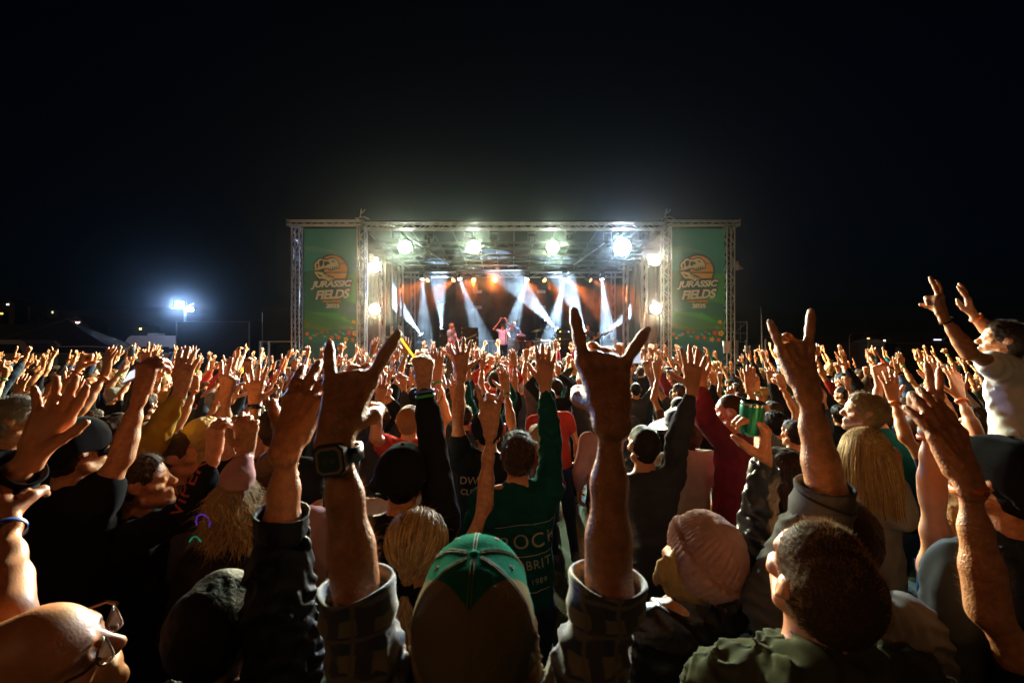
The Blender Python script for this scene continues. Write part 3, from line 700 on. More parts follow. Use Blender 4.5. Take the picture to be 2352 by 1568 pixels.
for x, y, lb in ((860, 612, 'upper glaring lamp inside the left tower'), (860, 710, 'lower glaring lamp inside the left tower'), (1505, 597, 'upper glaring lamp inside the right tower'), (1507, 708, 'lower glaring lamp inside the right tower')):
    r = blinder(lb, px(x, y, 14.70), LENSW, BLIND*.9, (1.0,.84,.52), .82, False); MB().box((-.20 if x < 1000 else .20, .20, 0), (.14, .10, .05)).build('bracket', BLACK, r)
# black moving heads hanging from the front truss; four light the band pink
def moving_head(label, p, tilt=0.0, name='moving_head_lamp', lens=None, aim=None, energy=0, col=COOL, sz=R(12), scale=1.0):
    r = empty(name, p, 0, label, 'stage lamp', 'moving head lamps'); s = scale
    MB().bevbox((0,0,.20*s), (.30*s,.24*s,.12*s), .02).build('base', BLACK, r)
    for e in (-1, 1): MB().bevbox((e*.14*s,0,.03*s), (.04*s,.12*s,.26*s), .012).build('yoke_arm', BLACK, r)
    d = Vector((0,-math.cos(tilt),-math.sin(tilt))) if aim is None else (Vector(aim)-Vector(p)).normalized()
    hd = MB(); hd.lathe([(.0,-.15*s),(.07*s,-.14*s),(.105*s,-.08*s),(.115*s,.06*s),(.125*s,.14*s),(.118*s,.15*s)], (0,0,-.04*s), 20, d); hd.build('head', BLACKG, r)
    MB().lathe([(.0,.146*s),(.118*s,.150*s)], (0,0,-.04*s), 20, d).build('lens', lens or mat('dark_lens', (.03,.035,.04), .08), r)
    MB().box((0,0,.30*s), (.06,.06,.12)).build('clamp', ALU2, r)
    if energy:
        l = lamp(r, 'SPOT', d*.20*s+Vector((0,0,-.04*s)), energy, col, aim, sz, .25, .03)
    return r
for i, x in enumerate((911, 987, 1076, 1135, 1222, 1309, 1397, 1480)):
    moving_head('black moving head lamp, %s from left below the front truss' % ('first', 'second', 'third', 'fourth', 'fifth', 'sixth', 'seventh', 'eighth')[i], px(x, 545, 15.3), R((40, 70, 35, 60, 50, 65, 40, 55)[i]), aim={1: (-2.25,16.9,2.3), 3: (-.34,17.4,2.2), 4: (.1,19.9,2.6), 6: (2.9,17.6,2.3)}.get(i), energy={1: 900, 3: 1100, 4: 900, 6: 300}.get(i, 0), col=(1.0,.36,.50), sz=R(16))
# rear truss: amber cans and white beam heads
def par(label, p, aim, energy, lens, sz=R(30)):
    r = empty('par_can_lamp', p, 0, label, 'stage lamp', 'amber par can lamps'); d = (Vector(aim)-Vector(p)).normalized()
    MB().lathe([(.04,-.26),(.085,-.20),(.10,-.02),(.115,.06),(.112,.06),(.10,-.0)], (0,0,0), 20, d).build('can', BLACK, r)
    MB().lathe([(.0,.012),(.10,.02)], (0,0,0), 20, d).build('lens', lens, r)
    MB().tube([(-.13,0,0),(-.13,0,.18),(.13,0,.18),(.13,0,0)], .012, 6).build('yoke', BLACK, r)
    lamp(r, 'SPOT', d*.09, energy, AMB, aim, sz, .5, .06); return r
ord_ = ('first', 'second', 'third', 'fourth', 'fifth', 'sixth', 'seventh', 'eighth')
for i, (x, tx, ty, tz, e, br) in enumerate(((983, -6.0, 16.5, 2.6, 1, 0), (1042, -4.6, 16.5, 2.6, 1, 0), (1088, -2.0, 14, 2.6, 1.4, 0), (1137, -.6, 3, 2.0, 2.2, 1), (1210, 1.2, 15.5, 2.2, 1, 0), (1250, 3.4, 17, 2.4, 1, 0), (1303, 4.6, 18, 2.8, 1.6, 0), (1355, 6.4, 18.5, 3.2, 1, 0))):
    par('amber glowing can lamp, %s from left on the rear truss' % ord_[i] if not br else 'brightest orange can lamp, fourth from left on the rear truss', px(x, 643, 20.75), (tx, ty, tz), 2400*e, LENSA2 if br else LENSA)
BEAM = 27000
for i, (x, tx, ty, tz, e) in enumerate(((970, -3.9, 20.2, 2.8, .5), (1054, -1.2, 19.6, 2.0, .5), (1211, -.1, 19.5, 2.4, .6), (1297, 1.7, 20.0, 2.2, 1.2), (1382, 4.35, 20.0, 1.3, 1.3))):
    moving_head('white beam moving head, %s from left on the rear truss' % ord_[i], px(x, 634, 20.7), 0, 'beam_head_lamp', LENSC, (tx, ty, tz), BEAM*e, COOL, R(18), .8)
# floor beam heads shining up
for i, (x, y, d, tx, ty, tz, e, sz) in enumerate(((969, 770, 20.3, -5.9, 19.5, 5.0, 1.6, 16), (1015, 758, 20.8, -3.35, 20.6, 5.2, .9, 17), (1280, 758, 20.0, .2, 19.6, 4.6, 1.4, 17), (1345, 762, 20.6, 2.3, 20.4, 5.0, 1.2, 20), (1392, 764, 20.4, 6.6, 19.8, 4.6, 1.0, 18))):
    p = px(x, y, d); r = empty('floor_beam_lamp', p, 0, ('floor lamp throwing the widest white beam at stage left', 'floor lamp shining straight up behind the guitarist', 'floor lamp beside the right amplifier stack throwing a beam leftward', 'floor lamp right of the amplifier stack shining upward', 'rightmost floor lamp throwing a beam up to the right')[i], 'stage lamp', 'floor beam lamps')
    dd = (Vector((tx, ty, tz))-p).normalized()
    MB().lathe([(.0,-.14),(.08,-.13),(.10,.0),(.115,.06),(.11,.06)], (0,0,0), 20, dd).build('head', BLACKG, r); MB().lathe([(.0,.05),(.105,.055)], (0,0,0), 20, dd).build('lens', LENSC, r)
    for e_ in (-1, 1): MB().box((e_*.14,0,-.1), (.03,.1,.22)).build('yoke_arm', BLACK, r)
    MB().bevbox((0,0,-.26), (.34,.26,.10), .02).build('base', BLACK, r)
    zz = p.z-.31-1.2
    if zz > .05: MB().bevbox((0,0,-.31-zz/2), (.5,.4,zz-.004), .02).build('plinth', BLACK, r)
    lamp(r, 'SPOT', dd*.10, BEAM*e, COOL, (tx, ty, tz), R(sz*1.4), .45, .03)
# pale strobe panels in front of the backdrop
PAN = mat('pale_strobe_panel', (.62,.58,.58), .4, bump=.3, bscale=30)
for i, (x, y) in enumerate(((920, 619), (920, 663), (1014, 656), (1014, 694), (1097, 670), (1097, 706), (1243, 670), (1243, 706), (1427, 619), (1427, 661))):
    col = ('far left', 'far left', 'second column from left', 'second column from left', 'left of the singer', 'left of the singer', 'right of the drummer', 'right of the drummer', 'far right', 'far right')[i]
    r = empty('strobe_panel', px(x, y, 21.9), 0, f'{"upper" if i%2==0 else "lower"} pale rectangular strobe panel hanging {col} before the backdrop', 'stage lamp', 'pale strobe panels')
    MB().bevbox((0,0,0), (.46,.06,.18), .012).build('case', BLACK, r)
    for k in range(4): MB().box((-.158+k*.105, -.036, 0), (.095,.012,.15)).build('face_plate', PAN, r)
    bar('hanger', (0,.02,.09), (0,.02,5.2-r.location.z), .008, BLACK, r)
# ================================================================ printed banners
KB = .003028
def ramp_mat(name, stops, z0, z1, rough=.7):
    m = bpy.data.materials.new(name); m.use_nodes = True; n = m.node_tree; b = n.nodes['Principled BSDF']; L = n.links.new
    tc = n.nodes.new('ShaderNodeTexCoord'); sp = n.nodes.new('ShaderNodeSeparateXYZ'); mr = n.nodes.new('ShaderNodeMapRange'); rp = n.nodes.new('ShaderNodeValToRGB')
    no = n.nodes.new('ShaderNodeTexNoise'); no.inputs['Scale'].default_value = 1.3; ad = n.nodes.new('ShaderNodeMath'); ad.operation = 'MULTIPLY_ADD'; ad.inputs[1].default_value = .25
    L(tc.outputs['Object'], sp.inputs[0]); L(tc.outputs['Object'], no.inputs['Vector']); L(no.outputs['Fac'], ad.inputs[0]); L(sp.outputs[2], ad.inputs[2])
    mr.inputs[1].default_value = z0+.12; mr.inputs[2].default_value = z1+.12; L(ad.outputs[0], mr.inputs[0]); L(mr.outputs[0], rp.inputs[0])
    e = rp.color_ramp.elements; e[0].position, e[0].color = stops[0][0], (*stops[0][1], 1); e[1].position, e[1].color = stops[-1][0], (*stops[-1][1], 1)
    for p, c in stops[1:-1]: q = e.new(p); q.color = (*c, 1)
    L(rp.outputs[0], b.inputs['Base Color']); b.inputs['Roughness'].default_value = rough
    bp = n.nodes.new('ShaderNodeBump'); bp.inputs['Strength'].default_value = .15; w = n.nodes.new('ShaderNodeTexNoise'); w.inputs['Scale'].default_value = 2.5; L(tc.outputs['Object'], w.inputs['Vector']); L(w.outputs['Fac'], bp.inputs['Height']); L(bp.outputs[0], b.inputs['Normal'])
    return m
FAB = ramp_mat('printed_banner_fabric', [(0, (.012,.07,.16)), (.13, (.015,.09,.15)), (.2, (.02,.12,.09)), (.36, (.04,.16,.10)), (.5, (.02,.17,.15)), (.62, (.02,.24,.27)), (.8, (.03,.30,.36)), (1, (.035,.28,.33))], -4.6, 0)
BN = {k: mat('print_'+k, c, .7) for k, c in dict(dark=(.014,.045,.06), orange=(.90,.42,.10), bone=(.86,.70,.44), letter=(.85,.80,.78), hill=(.04,.30,.10), hill2=(.03,.17,.08), hill3=(.015,.14,.13), deep=(.02,.10,.17), red=(.62,.10,.06), coral=(.85,.24,.10), yellow=(.90,.48,.10), teal=(.12,.42,.42), olive=(.10,.17,.05), cloud=(.08,.36,.40)).items()}
def banner(label, cx, yb):
    top = px(0, (540+130/4.355)*.91875, 15).z; root = empty('stage_banner', (cx, yb, top), 0, label, 'banner', 'printed banners beside the stage')
    P1 = lambda X, Y: ((X-470)*KB, -(Y-130)*KB)            # picture layout -> metres
    P2 = lambda x, y: P1(261+x/2, 348+y/2)
    def poly(name, pts, layer, m, f=P2, par=root):
        return MB().prism([f(*p) for p in pts], -.004*layer, -.004*layer+.0025).build(name, m, par)
    cloth = MB(); nx, nz = 14, 30; x0, x1, z1 = -305*KB, 305*KB, -(1640-130)*KB
    for i in range(nx+1):
        for j in range(nz+1):
            x = x0+(x1-x0)*i/nx; z = z1*j/nz; cloth.v.append((x, .012+.010*(1-math.cos(i*1.1)*math.cos(j*.55))*.5, z))
    cloth.f = [(i*(nz+1)+j, i*(nz+1)+j+1, (i+1)*(nz+1)+j+1, (i+1)*(nz+1)+j) for i in range(nx) for j in range(nz)]; cloth.sm = [True]*len(cloth.f)
    cloth.build('fabric', FAB, root)
    for i in range(9):
        for X in (172, 768): 
            u, z = P1(X, 150+i*175); MB().lathe([(.012,0),(.022,-.003),(.022,.003)], (u, -.002, z), 10, (0,1,0)).build('eyelet', ALU2, root)
    # printed landscape
    poly('cloud_print', [(190,330),(300,320),(420,350),(560,385),(560,395),(300,390),(190,370)], 0.3, BN['cloud'], P1)
    poly('hill_print', [(555,680),(650,635),(750,625),(775,625),(775,980),(640,940),(560,900)], 0.5, BN['hill'], P1)
    poly('hill_print', [(165,600),(260,590),(360,650),(400,760),(560,900),(775,960),(775,1100),(500,1060),(165,1030)], 0.8, BN['hill3'], P1)
    poly('hill_print', [(165,1040),(330,1040),(560,1070),(775,1100),(775,1250),(165,1250)], 1.1, BN['hill2'], P1)
    poly('hill_print', [(165,1130),(300,1190),(520,1230),(775,1140),(775,1300),(165,1300)], 1.4, BN['olive'], P1)
    poly('meadow_print', [(165,1215),(400,1245),(600,1225),(775,1235),(775,1400),(165,1400)], 1.7, BN['hill3'], P1)
    poly('water_print', [(165,1385),(400,1375),(775,1380),(775,1640),(165,1640)], 2.0, BN['deep'], P1)
    poly('ray_print', [(200,1040),(520,1050),(770,1190),(500,1110)], 1.5, BN['hill'], P1)
    for k, (X, Y, r, c) in enumerate(((718,1150,24,'yellow'),(665,1270,34,'red'),(730,1275,34,'yellow'),(705,1345,28,'red'),(632,1340,28,'yellow'),(550,1320,26,'red'),(475,1318,28,'red'),(370,1262,20,'red'),(310,1285,17,'red'),(205,1280,24,'coral'),(245,1325,20,'coral'),(560,1258,15,'red'),(430,1262,12,'red'))):
        pts = []
        for a in range(30):
            t = a/30*2*math.pi+k; q = r*(.66+.34*abs(math.cos(2.5*t))); pts.append((X+q*math.cos(t), Y+q*math.sin(t)))
        fl = poly('flower_print', pts, 2.6, BN[c], P1); poly('flower_centre', [(X+r*.25*math.cos(t), Y+r*.25*math.sin(t)) for t in np.linspace(0, 6.28, 10)[:-1]], 3.2, BN['orange' if c != 'yellow' else 'red'], P1, fl)
    for X, Y in ((400,1312),(520,1290),(600,1280),(280,1300),(690,1215)):
        poly('leaf_print', [(X-26,Y-12),(X+4,Y-14),(X+28,Y+12),(X-4,Y+8)], 2.4, BN['teal'], P1)
    # emblem: sun, skull
    circ = lambda r, n=48: [(435+r*math.cos(t), 490+r*math.sin(t)) for t in np.linspace(0, 2*math.pi, n, endpoint=False)]
    poly('sun_outline', circ(370), 2.5, BN['dark'])
    def sect(y0, y1, r=332):
        l = []; rr = []
        for y in np.linspace(y0, y1, 12):
            w = math.sqrt(max(0, r*r-(y-490)**2)); l.append((435-w, y)); rr.append((435+w, y))
        return l+rr[::-1]
    for a, b_ in ((160, 318), (332, 514), (540, 655)): poly('sun_band', sect(a, b_), 3.1, BN['orange'])
    poly('skull_outline', [(20,500),(40,440),(20,370),(40,310),(90,255),(140,205),(205,195),(265,215),(340,222),(385,198),(440,188),(510,205),(570,255),(605,325),(612,400),(590,455),(540,450),(440,490),(380,490),(330,460),(270,450),(260,520),(300,545),(480,620),(495,670),(500,690),(430,735),(360,750),(290,712),(220,695),(135,690),(85,640),(45,575),(28,520)], 3.6, BN['dark'])
    poly('skull', [(40,485),(65,440),(45,370),(60,330),(110,280),(150,235),(205,225),(260,245),(340,250),(390,225),(440,215),(500,230),(550,275),(580,330),(588,385),(560,372),(500,385),(440,405),(380,420),(320,428),(250,432),(190,455),(150,470),(90,475)], 4.2, BN['bone'])
    poly('jaw', [(45,520),(110,503),(240,530),(290,590),(340,635),(400,660),(470,680),(400,715),(370,720),(300,680),(230,665),(150,660),(110,620),(80,570)], 4.2, BN['bone'])
    for pts in ([(155,290),(185,265),(240,260),(240,340),(215,385),(180,405),(160,360)], [(265,290),(330,285),(380,305),(385,340),(330,355),(300,385),(265,375)], [(420,265),(460,265),(505,300),(450,300)], [(85,350),(120,330),(135,380),(115,430),(90,440),(105,390)], [(105,548),(180,575),(228,600),(200,622),(150,605)]):
        poly('skull_hollow', pts, 4.8, BN['dark'])
    for x, y, l in ((345,432,34),(385,430,50),(425,420,62),(470,405,60),(515,392,56),(552,385,58),(578,395,48)): poly('tooth', [(x-15,y-12),(x+15,y-12),(x+2,y+l)], 4.4, BN['bone'])
    for x, y in ((310,585),(345,612),(385,635),(425,650),(460,662)): poly('tooth', [(x-14,y+14),(x+16,y+18),(x-2,y-38)], 4.4, BN['bone'])
    def words(body, x0, x1, y0, y1, m, layer, shear=.25, bold=.045, rot=0.0, outline=.10, name='lettering', sp=.95):
        a = text_mesh(body, 1.0, shear, bold, 'LEFT', .002, sp); v, _ = verts_of(a); lo, hi = v.min(0), v.max(0)
        (ux0, uz0), (ux1, uz1) = P2(x0, y1), P2(x1, y0); sx = (ux1-ux0)/(hi[0]-lo[0]); sy = (uz1-uz0)/(hi[1]-lo[1])
        def place(me, ly, mm, nm):
            w, _ = verts_of(me); X = ux0+(w[:, 0]-lo[0])*sx; Z = uz0+(w[:, 1]-lo[1])*sy+(X-(ux0+ux1)/2)*rot; Y = -.004*ly+w[:, 2]*.6
            me.vertices.foreach_set('co', np.stack([X, Y, Z], 1).astype(np.float32).ravel()); me.update(); me.materials.clear(); return link(nm, me, mm, root)
        place(a, layer+.9, m, name)
        if outline: place(text_mesh(body, 1.0, shear, bold+outline, 'LEFT', .002, sp), layer, BN['dark'], 'lettering_outline')
    words('JURASSIC', -25, 872, 700, 888, BN['letter'], 5.4, rot=.035); words('FIELDS', 72, 838, 898, 1105, BN['letter'], 6.6, rot=.055)
    words('FESTIVAL', 235, 662, 1116, 1182, BN['orange'], 5.4, .0, .05, 0, .05); words('2025', 302, 606, 1206, 1302, BN['letter'], 5.4, .0, .05, 0, .04)
    return root
banner('green printed banner with dinosaur skull left of the stage', px(760.6, 0, 15.06).x, 15.08)
banner('green printed banner with dinosaur skull right of the stage', px(1601.7, 0, 15.06).x, 15.08)
# ================================================================ backline
DZ = 1.2
TOLEX = mat('black_tolex', (.014,.013,.013), .7, bump=.3, bscale=300); GRILL = mat('brown_grille_cloth', (.045,.022,.018), .8, bump=.4, bscale=400)
CHROME = mat('chrome', (.8,.8,.8), .12, 1.0); REDG = mat('red_drum_wrap', (.55,.02,.02), .2); SKINW = mat('white_drum_head', (.72,.62,.68), .5)
BRASS = mat('cymbal_brass', (.55,.38,.14), .3, 1.0); WOOD = mat('red_guitar_lacquer', (.42,.04,.02), .18); PGW = mat('pickguard', (.7,.66,.6), .35); NECK = mat('maple_neck', (.42,.24,.10), .4)
YEL = emat('amber_indicator', (1,.75,.1), 8); BLU = emat('blue_indicator', (.3,.5,1), 10)
def cab(name, label, c, dim, grill=True, group=None, head=False, knobs=0, lights=()):
    """c: centre of the bottom"""
    r = empty(name, c, 0, label, 'amplifier', group); w, d, h = dim
    MB().bevbox((0,0,h/2), dim, .02).build('cabinet', TOLEX, r)
    if grill: MB().box((0,-d/2-.002,h/2), (w-.08,.02,h-.08)).build('grille', GRILL, r)
    for e in (-1, 1):
        for z in (.02, h-.02): MB().bevbox((e*(w/2-.02),-d/2+.02,z), (.06,.06,.06), .008).build('corner_guard', CHROME, r)
    if head:
        MB().box((0,-d/2-.004,h*.5), (w-.06,.02,h*.62)).build('control_panel', mat('dark_panel', (.03,.03,.035), .35), r)
        for k in range(knobs): MB().lathe([(.014,0),(.014,-.03),(.0,-.032)], (-w*.15+k*w*.075,-d/2-.012,h*.5), 10, (0,1,0)).build('knob', ALU2, r)
        for x, m in lights: MB().box((x*w,-d/2-.02,h*.5), (.035,.012,.035)).build('indicator', m, r)
        MB().tube([(-w*.2,0,h),(-w*.18,0,h+.03),(w*.18,0,h+.03),(w*.2,0,h)], .012, 6).build('handle', RUB, r)
    return r
def case(label, c, dim, group='flight cases on stage'):
    r = empty('flight_case', c, 0, label, 'flight case', group); w, d, h = dim
    MB().box((0,0,h/2), (w-.02,d-.02,h-.02)).build('shell', BLACK, r)
    for ex in (-1, 1):
        for ey in (-1, 1): MB().box((ex*(w/2-.015),ey*(d/2-.015),h/2), (.032,.032,h)).build('corner_rail', ALU, r)
    for z in (.016, h-.016):
        for ey in (-1, 1): MB().box((0,ey*(d/2-.016),z), (w-.066,.030,.030)).build('edge_rail', ALU, r)
    MB().bevbox((0,-d/2-.004,h*.55), (.12,.012,.1), .003).build('latch', CHROME, r); return r
case('flight case platform under the left amplifier stack', (-2.15, 18.6, DZ), (1.65, .8, .70))
case('low flight case platform left of the guitarist', (-3.95, 18.9, DZ), (1.75, .8, .62))
cab('speaker_cabinet', 'lower brown fronted speaker cabinet of the left amplifier stack', (-1.72, 18.6, DZ+.705), (.68,.4,.40))
cab('speaker_cabinet', 'upper brown fronted speaker cabinet of the left amplifier stack', (-1.72, 18.6, DZ+1.11), (.68,.4,.20))
cab('amplifier_head', 'brown fronted amplifier head topping the left amplifier stack', (-1.72, 18.6, DZ+1.315), (.66,.34,.20))
cab('speaker_cabinet', 'small black speaker cabinet behind the long haired guitarist', (-2.6, 18.7, DZ+.705), (.66,.36,.48), lights=())
cab('bass_cabinet', 'black speaker cabinet under the two amplifier heads at right', (2.2, 19.0, DZ), (.72,.5,.92), True)
cab('amplifier_head', 'lower amplifier head with amber light on the right stack', (2.2, 18.95, DZ+.925), (.70,.4,.26), False, None, True, 6, ((-.32, YEL),))
cab('amplifier_head', 'upper amplifier head with amber and blue lights on the right stack', (2.2, 18.95, DZ+1.22), (.66,.38,.26), False, None, True, 5, ((-.32, YEL), (.2, BLU)))
MB().tube([(1.95,18.72,DZ+.80),(2.2,18.68,DZ+.74),(2.45,18.72,DZ+.80)], .012, 6).build('cable', RUB); tag(bpy.data.objects['cable'], 'pale cable drooping on the right speaker cabinet', 'cable')
# rack case at stage left
rk = case('equipment rack case at the left edge of the stage', (-4.35, 17.6, DZ), (.75,.6,1.0)); 
for k in range(4): MB().box((0,-.30,.2+k*.19), (.60,.02,.15)).build('rack_panel', mat('rack_panel', (.10,.085,.05), .4, .5), rk)
MB().box((-.1,-.315,.62), (.22,.01,.10)).build('sticker', BN['yellow'], rk)
# a low row of light strip across left floor
st = empty('light_batten', (-3.2, 19.6, DZ+.35), 0, 'long dim light batten standing low at stage left', 'stage lamp')
MB().bevbox((0,0,.08), (1.8,.14,.16), .02).build('housing', BLACK, st)
for k in range(14): MB().lathe([(0,-.004),(.028,-.0),(.034,.01)], (-.8+k*.123,-.075,.08), 10, (0,1,0)).build('lens', mat('dull_lens', (.35,.38,.42), .15), st)
for e in (-1, 1): MB().box((e*.7,0,-.175), (.08,.14,.35)).build('foot', BLACK, st)
# crowd barrier panels across the stage
def barrier(label, c, w=1.1, h=1.0, group='steel barriers on stage', name='steel_barrier', n=5):
    r = empty(name, c, 0, label, 'barrier', group); rr = .02; k = .14
    arc = [(-w/2,0,0),(-w/2,0,h-k)]+[(-w/2+k-k*math.cos(t),0,h-k+k*math.sin(t)) for t in np.linspace(.2,1.57,5)]
    MB().tube(arc+[(-x,y,z) for x,y,z in arc[::-1]], rr, 8).build('frame', ALU, r)
    MB().tube([(-w/2,0,.12),(w/2,0,.12)], rr*.8, 8).build('lower_rail', ALU, r)
    for i in range(n): x = -w/2+w*(i+1)/(n+1); MB().tube([(x,0,.12),(x,0,h)], .008, 6).build('upright', ALU2, r)
    return r
for i, x in enumerate((-1.05, .12, 1.3, 3.1)): barrier(('steel barrier behind the left amplifier stack', 'steel barrier behind the singer', 'steel barrier between drum kit and right amplifiers', 'steel barrier right of the right amplifiers')[i], (x, 20.2, DZ), 1.1, .98)
# ladder posts at stage left
sg = empty('scaffold_stair', (-4.35, 16.0, 0), 0, 'aluminium scaffold stair posts left of the stage', 'scaffold')
for x in (-.18, .12, .42): MB().box((x,0,1.35), (.09,.06,2.7)).build('post', ALU, sg)
for z in (.5, 1.1, 1.7, 2.3): MB().box((.12,.005,z), (.62,.03,.06)).build('rung', ALU, sg)
# drum riser and kit
rz = DZ+.45; dx, dy = .35, 19.6
dr = empty('drum_riser', (dx, dy, DZ), 0, 'low black riser under the drum kit', 'riser'); MB().bevbox((0,.2,.22), (2.2,1.8,.44), .01).build('platform', PLY, dr); MB().box((0,-.705,.22), (2.2,.02,.06)).build('trim', ALU, dr)
def drum(name, label, c, r, h, axis, m, group='drums of the red kit', stand=True):
    o = empty(name, c, 0, label, 'drum', group); MB().lathe([(r,-h/2),(r,h/2)], (0,0,0), 28, axis).build('shell', m, o)
    for e in (-1, 1): MB().lathe([(0,e*h/2),(r*.99,e*h/2)], (0,0,0), 28, axis).build('drum_head', SKINW, o); MB().lathe([(r,e*(h/2-.025)),(r+.012,e*(h/2-.02)),(r+.012,e*(h/2+.01)),(r-.004,e*(h/2+.012))], (0,0,0), 28, axis).build('hoop', CHROME, o)
    q = Vector((0,0,1)).rotation_difference(Vector(axis).normalized())
    for k in range(8):
        a = k*math.pi/4; p = q @ Vector((math.cos(a)*(r+.012), math.sin(a)*(r+.012), 0)); dv = q @ Vector((0,0,h*.42)); MB().tube([p-dv, p+dv], .006, 5).build('lug', CHROME, o)
    return o
bd = drum('bass_drum', 'large bass drum with pinkish white front head behind the singer', (dx-.32, dy-.25, rz+.30), .30, .42, (0,1,0), REDG)
lg = text_mesh('o', .1); lo_ = link('emblem', lg, mat('drum_badge', (.03,.02,.03), .5), bd); lo_.rotation_euler = (R(90),0,0); lo_.location = (0,-.217,.12)
sn = drum('snare_drum', 'bright red drum mounted right of the singer', (dx+.02, dy-.45, rz+.66), .20, .22, (.12,-.35,1), REDG); bar('stand', (0,.0,-.12), (.05,.1,-.66), .014, CHROME, sn)
tmm = drum('floor_tom', 'red floor drum at the right of the kit', (dx+.42, dy-.1, rz+.34), .21, .36, (0,0,1), REDG)
for k in range(3): a = k*2.1; bar('leg', (math.cos(a)*.225,math.sin(a)*.225,.05), (math.cos(a)*.24,math.sin(a)*.24,-.34), .008, CHROME, tmm)
def cymbal(label, c, r, tilt, z0):
    o = empty('cymbal', c, 0, label, 'cymbal', 'cymbals of the red kit'); ax = (math.sin(tilt),-.25,math.cos(tilt))
    MB().lathe([(.0,.035),(.03,.03),(.045,.012),(r*.6,.004),(r,-.012)], (0,0,0), 28, ax).build('plate', BRASS, o); bar('stand', (0,0,.05), (0,.0,z0-c[2]), .010, CHROME, o)
    for k in range(3): a = k*2.1+.4; bar('leg', (0,0,z0-c[2]+.35), (math.cos(a)*.28,math.sin(a)*.28,z0-c[2]), .008, CHROME, o)
cymbal('large tilted brass cymbal right of the drummer', (dx+.70, dy-.15, rz+.98), .24, -.22, rz); cymbal('small brass cymbal low at the right of the kit', (dx+.80, dy+.25, rz+.62), .17, .2, rz)
for x, z, lb in ((-.75, 1.35, 'thin boom stand with small microphone left of the singer'), (.95, 1.42, 'thin boom stand with small microphone right of the drummer')):
    o = empty('boom_stand', (dx+x, dy+.4, rz), 0, lb, 'microphone stand'); bar('pole', (0,0,0), (0,0,z-.2), .008, BLACK, o); bar('boom', (0,0,z-.2), (.16,-.1,z+.02), .006, BLACK, o); MB().lathe([(.0,.06),(.02,.05),(.02,0),(.012,-.08)], (.17,-.11,z+.05), 10, (.4,-.3,.8)).build('microphone', mat('mic_mesh', (.4,.4,.42), .35, .9), o)
    for k in range(3): a = k*2.1; bar('leg', (0,0,.2), (math.cos(a)*.3,math.sin(a)*.3,.01), .007, BLACK, o)
def mic_stand(label, x, y, h):
    o = empty('microphone_stand', (x, y, DZ), 0, label, 'microphone stand'); bar('pole', (0,0,.02), (0,0,h), .011, BLACK, o); MB().lathe([(.13,0),(.13,.015),(.03,.03),(.012,.05)], (0,0,0), 20).build('base', BLACK, o)
    MB().lathe([(.012,-.10),(.018,.0),(.028,.03),(.028,.055),(.0,.08)], (0,.03,h+.05), 12, (0,.5,.6)).build('microphone', mat('mic_mesh', (.4,.4,.42), .35, .9), o)
mic_stand('straight microphone stand in front of the singer', -.24, 16.55, 1.50); mic_stand('straight microphone stand before the long haired guitarist', -2.16, 16.3, 1.46)
def wedge(label, x):
    o = empty('monitor_wedge', (x, 15.75, DZ), 0, label, 'speaker', 'monitor wedges'); MB().prism([(-.0,0),(.42,0),(.30,.34),(.05,.12)], -.28, .28, Matrix.Rotation(R(90), 3, 'Z')).build('cabinet', BLACK, o); MB().box((0,.36,.18), (.48,.02,.22), Matrix.Rotation(R(20), 3, 'X')).build('grille', mat('metal_grille', (.05,.05,.05), .5, .6), o)
for x, lb in ((-2.4, 'floor monitor wedge before the guitarist'), (-.35, 'floor monitor wedge before the singer'), (2.6, 'floor monitor wedge before the right performer')): wedge(lb, x)
# papers / pedals on the floor near the singer
pb = empty('pedal_board', (-1.0, 16.6, DZ), 0, 'silver pedal board on the floor left of the singer', 'pedal board'); MB().bevbox((0,0,.05), (.9,.4,.08), .01).build('board', ALU, pb)
for k in range(6): MB().bevbox((-.36+k*.145,0,.115), (.09,.14,.05), .008).build('pedal', (BN['letter'], BN['red'], BN['teal'], ALU)[k % 4], pb)
# ================================================================ field behind the crowd
# lamp hood bolted to the right outer tower
o = empty('tower_speaker', px(1690, 612, 15.0), 0, 'small grey horn speaker on the side of the right outer tower', 'speaker'); g_ = mat('grey_plastic', (.36,.33,.33), .5)
MB().lathe([(.04,.14),(.06,.06),(.16,-.10),(.18,-.12)], (.06,0,0), 20, (-.25,0,1)).build('horn', g_, o); MB().bevbox((-.03,.02,.13), (.22,.12,.10), .02).build('body', g_, o); MB().box((-.11,.05,.02), (.10,.05,.05)).build('bracket', ALU2, o)
# floodlight mast behind the black container
fl = empty('floodlight_mast', (px(418,0,24).x, 24, 0), 0, 'floodlight mast with two glaring lamps above the black container', 'floodlight')
FLG = emat('floodlight_glow', (.80,.88,1.0), 260)
for dxp, z, sz, e in ((412, px(0,700,24).z, 1.0, 1), (437, px(0,710,24).z, .62, .45)):
    x = px(dxp,0,24).x-fl.location.x; MB().bevbox((x,.08,z), (.52*sz,.12,.36*sz), .02).build('lamp_housing', BLACK, fl); MB().bevbox((x,.012,z), (.46*sz,.02,.30*sz), .008).build('lamp_glass', FLG, fl)
    lamp(fl, 'SPOT', (x,-.06,z), 7000*e, (.28,.52,1.0), (0, 0, 2.6), R(44), .5, .12)
lamp(fl, 'POINT', (-.3,-.5,px(0,706,24).z), 160, (.45,.62,1.0), None, rad=.15)  # added point lamp, spreads the floodlight onto the caravan
x = px(437,0,24).x-fl.location.x; MB().bevbox((x+.05,-.02,px(0,699,24).z), (.30,.10,.06), .01, Matrix.Rotation(R(-28), 3, 'Y')).build('visor', ALU2, fl)
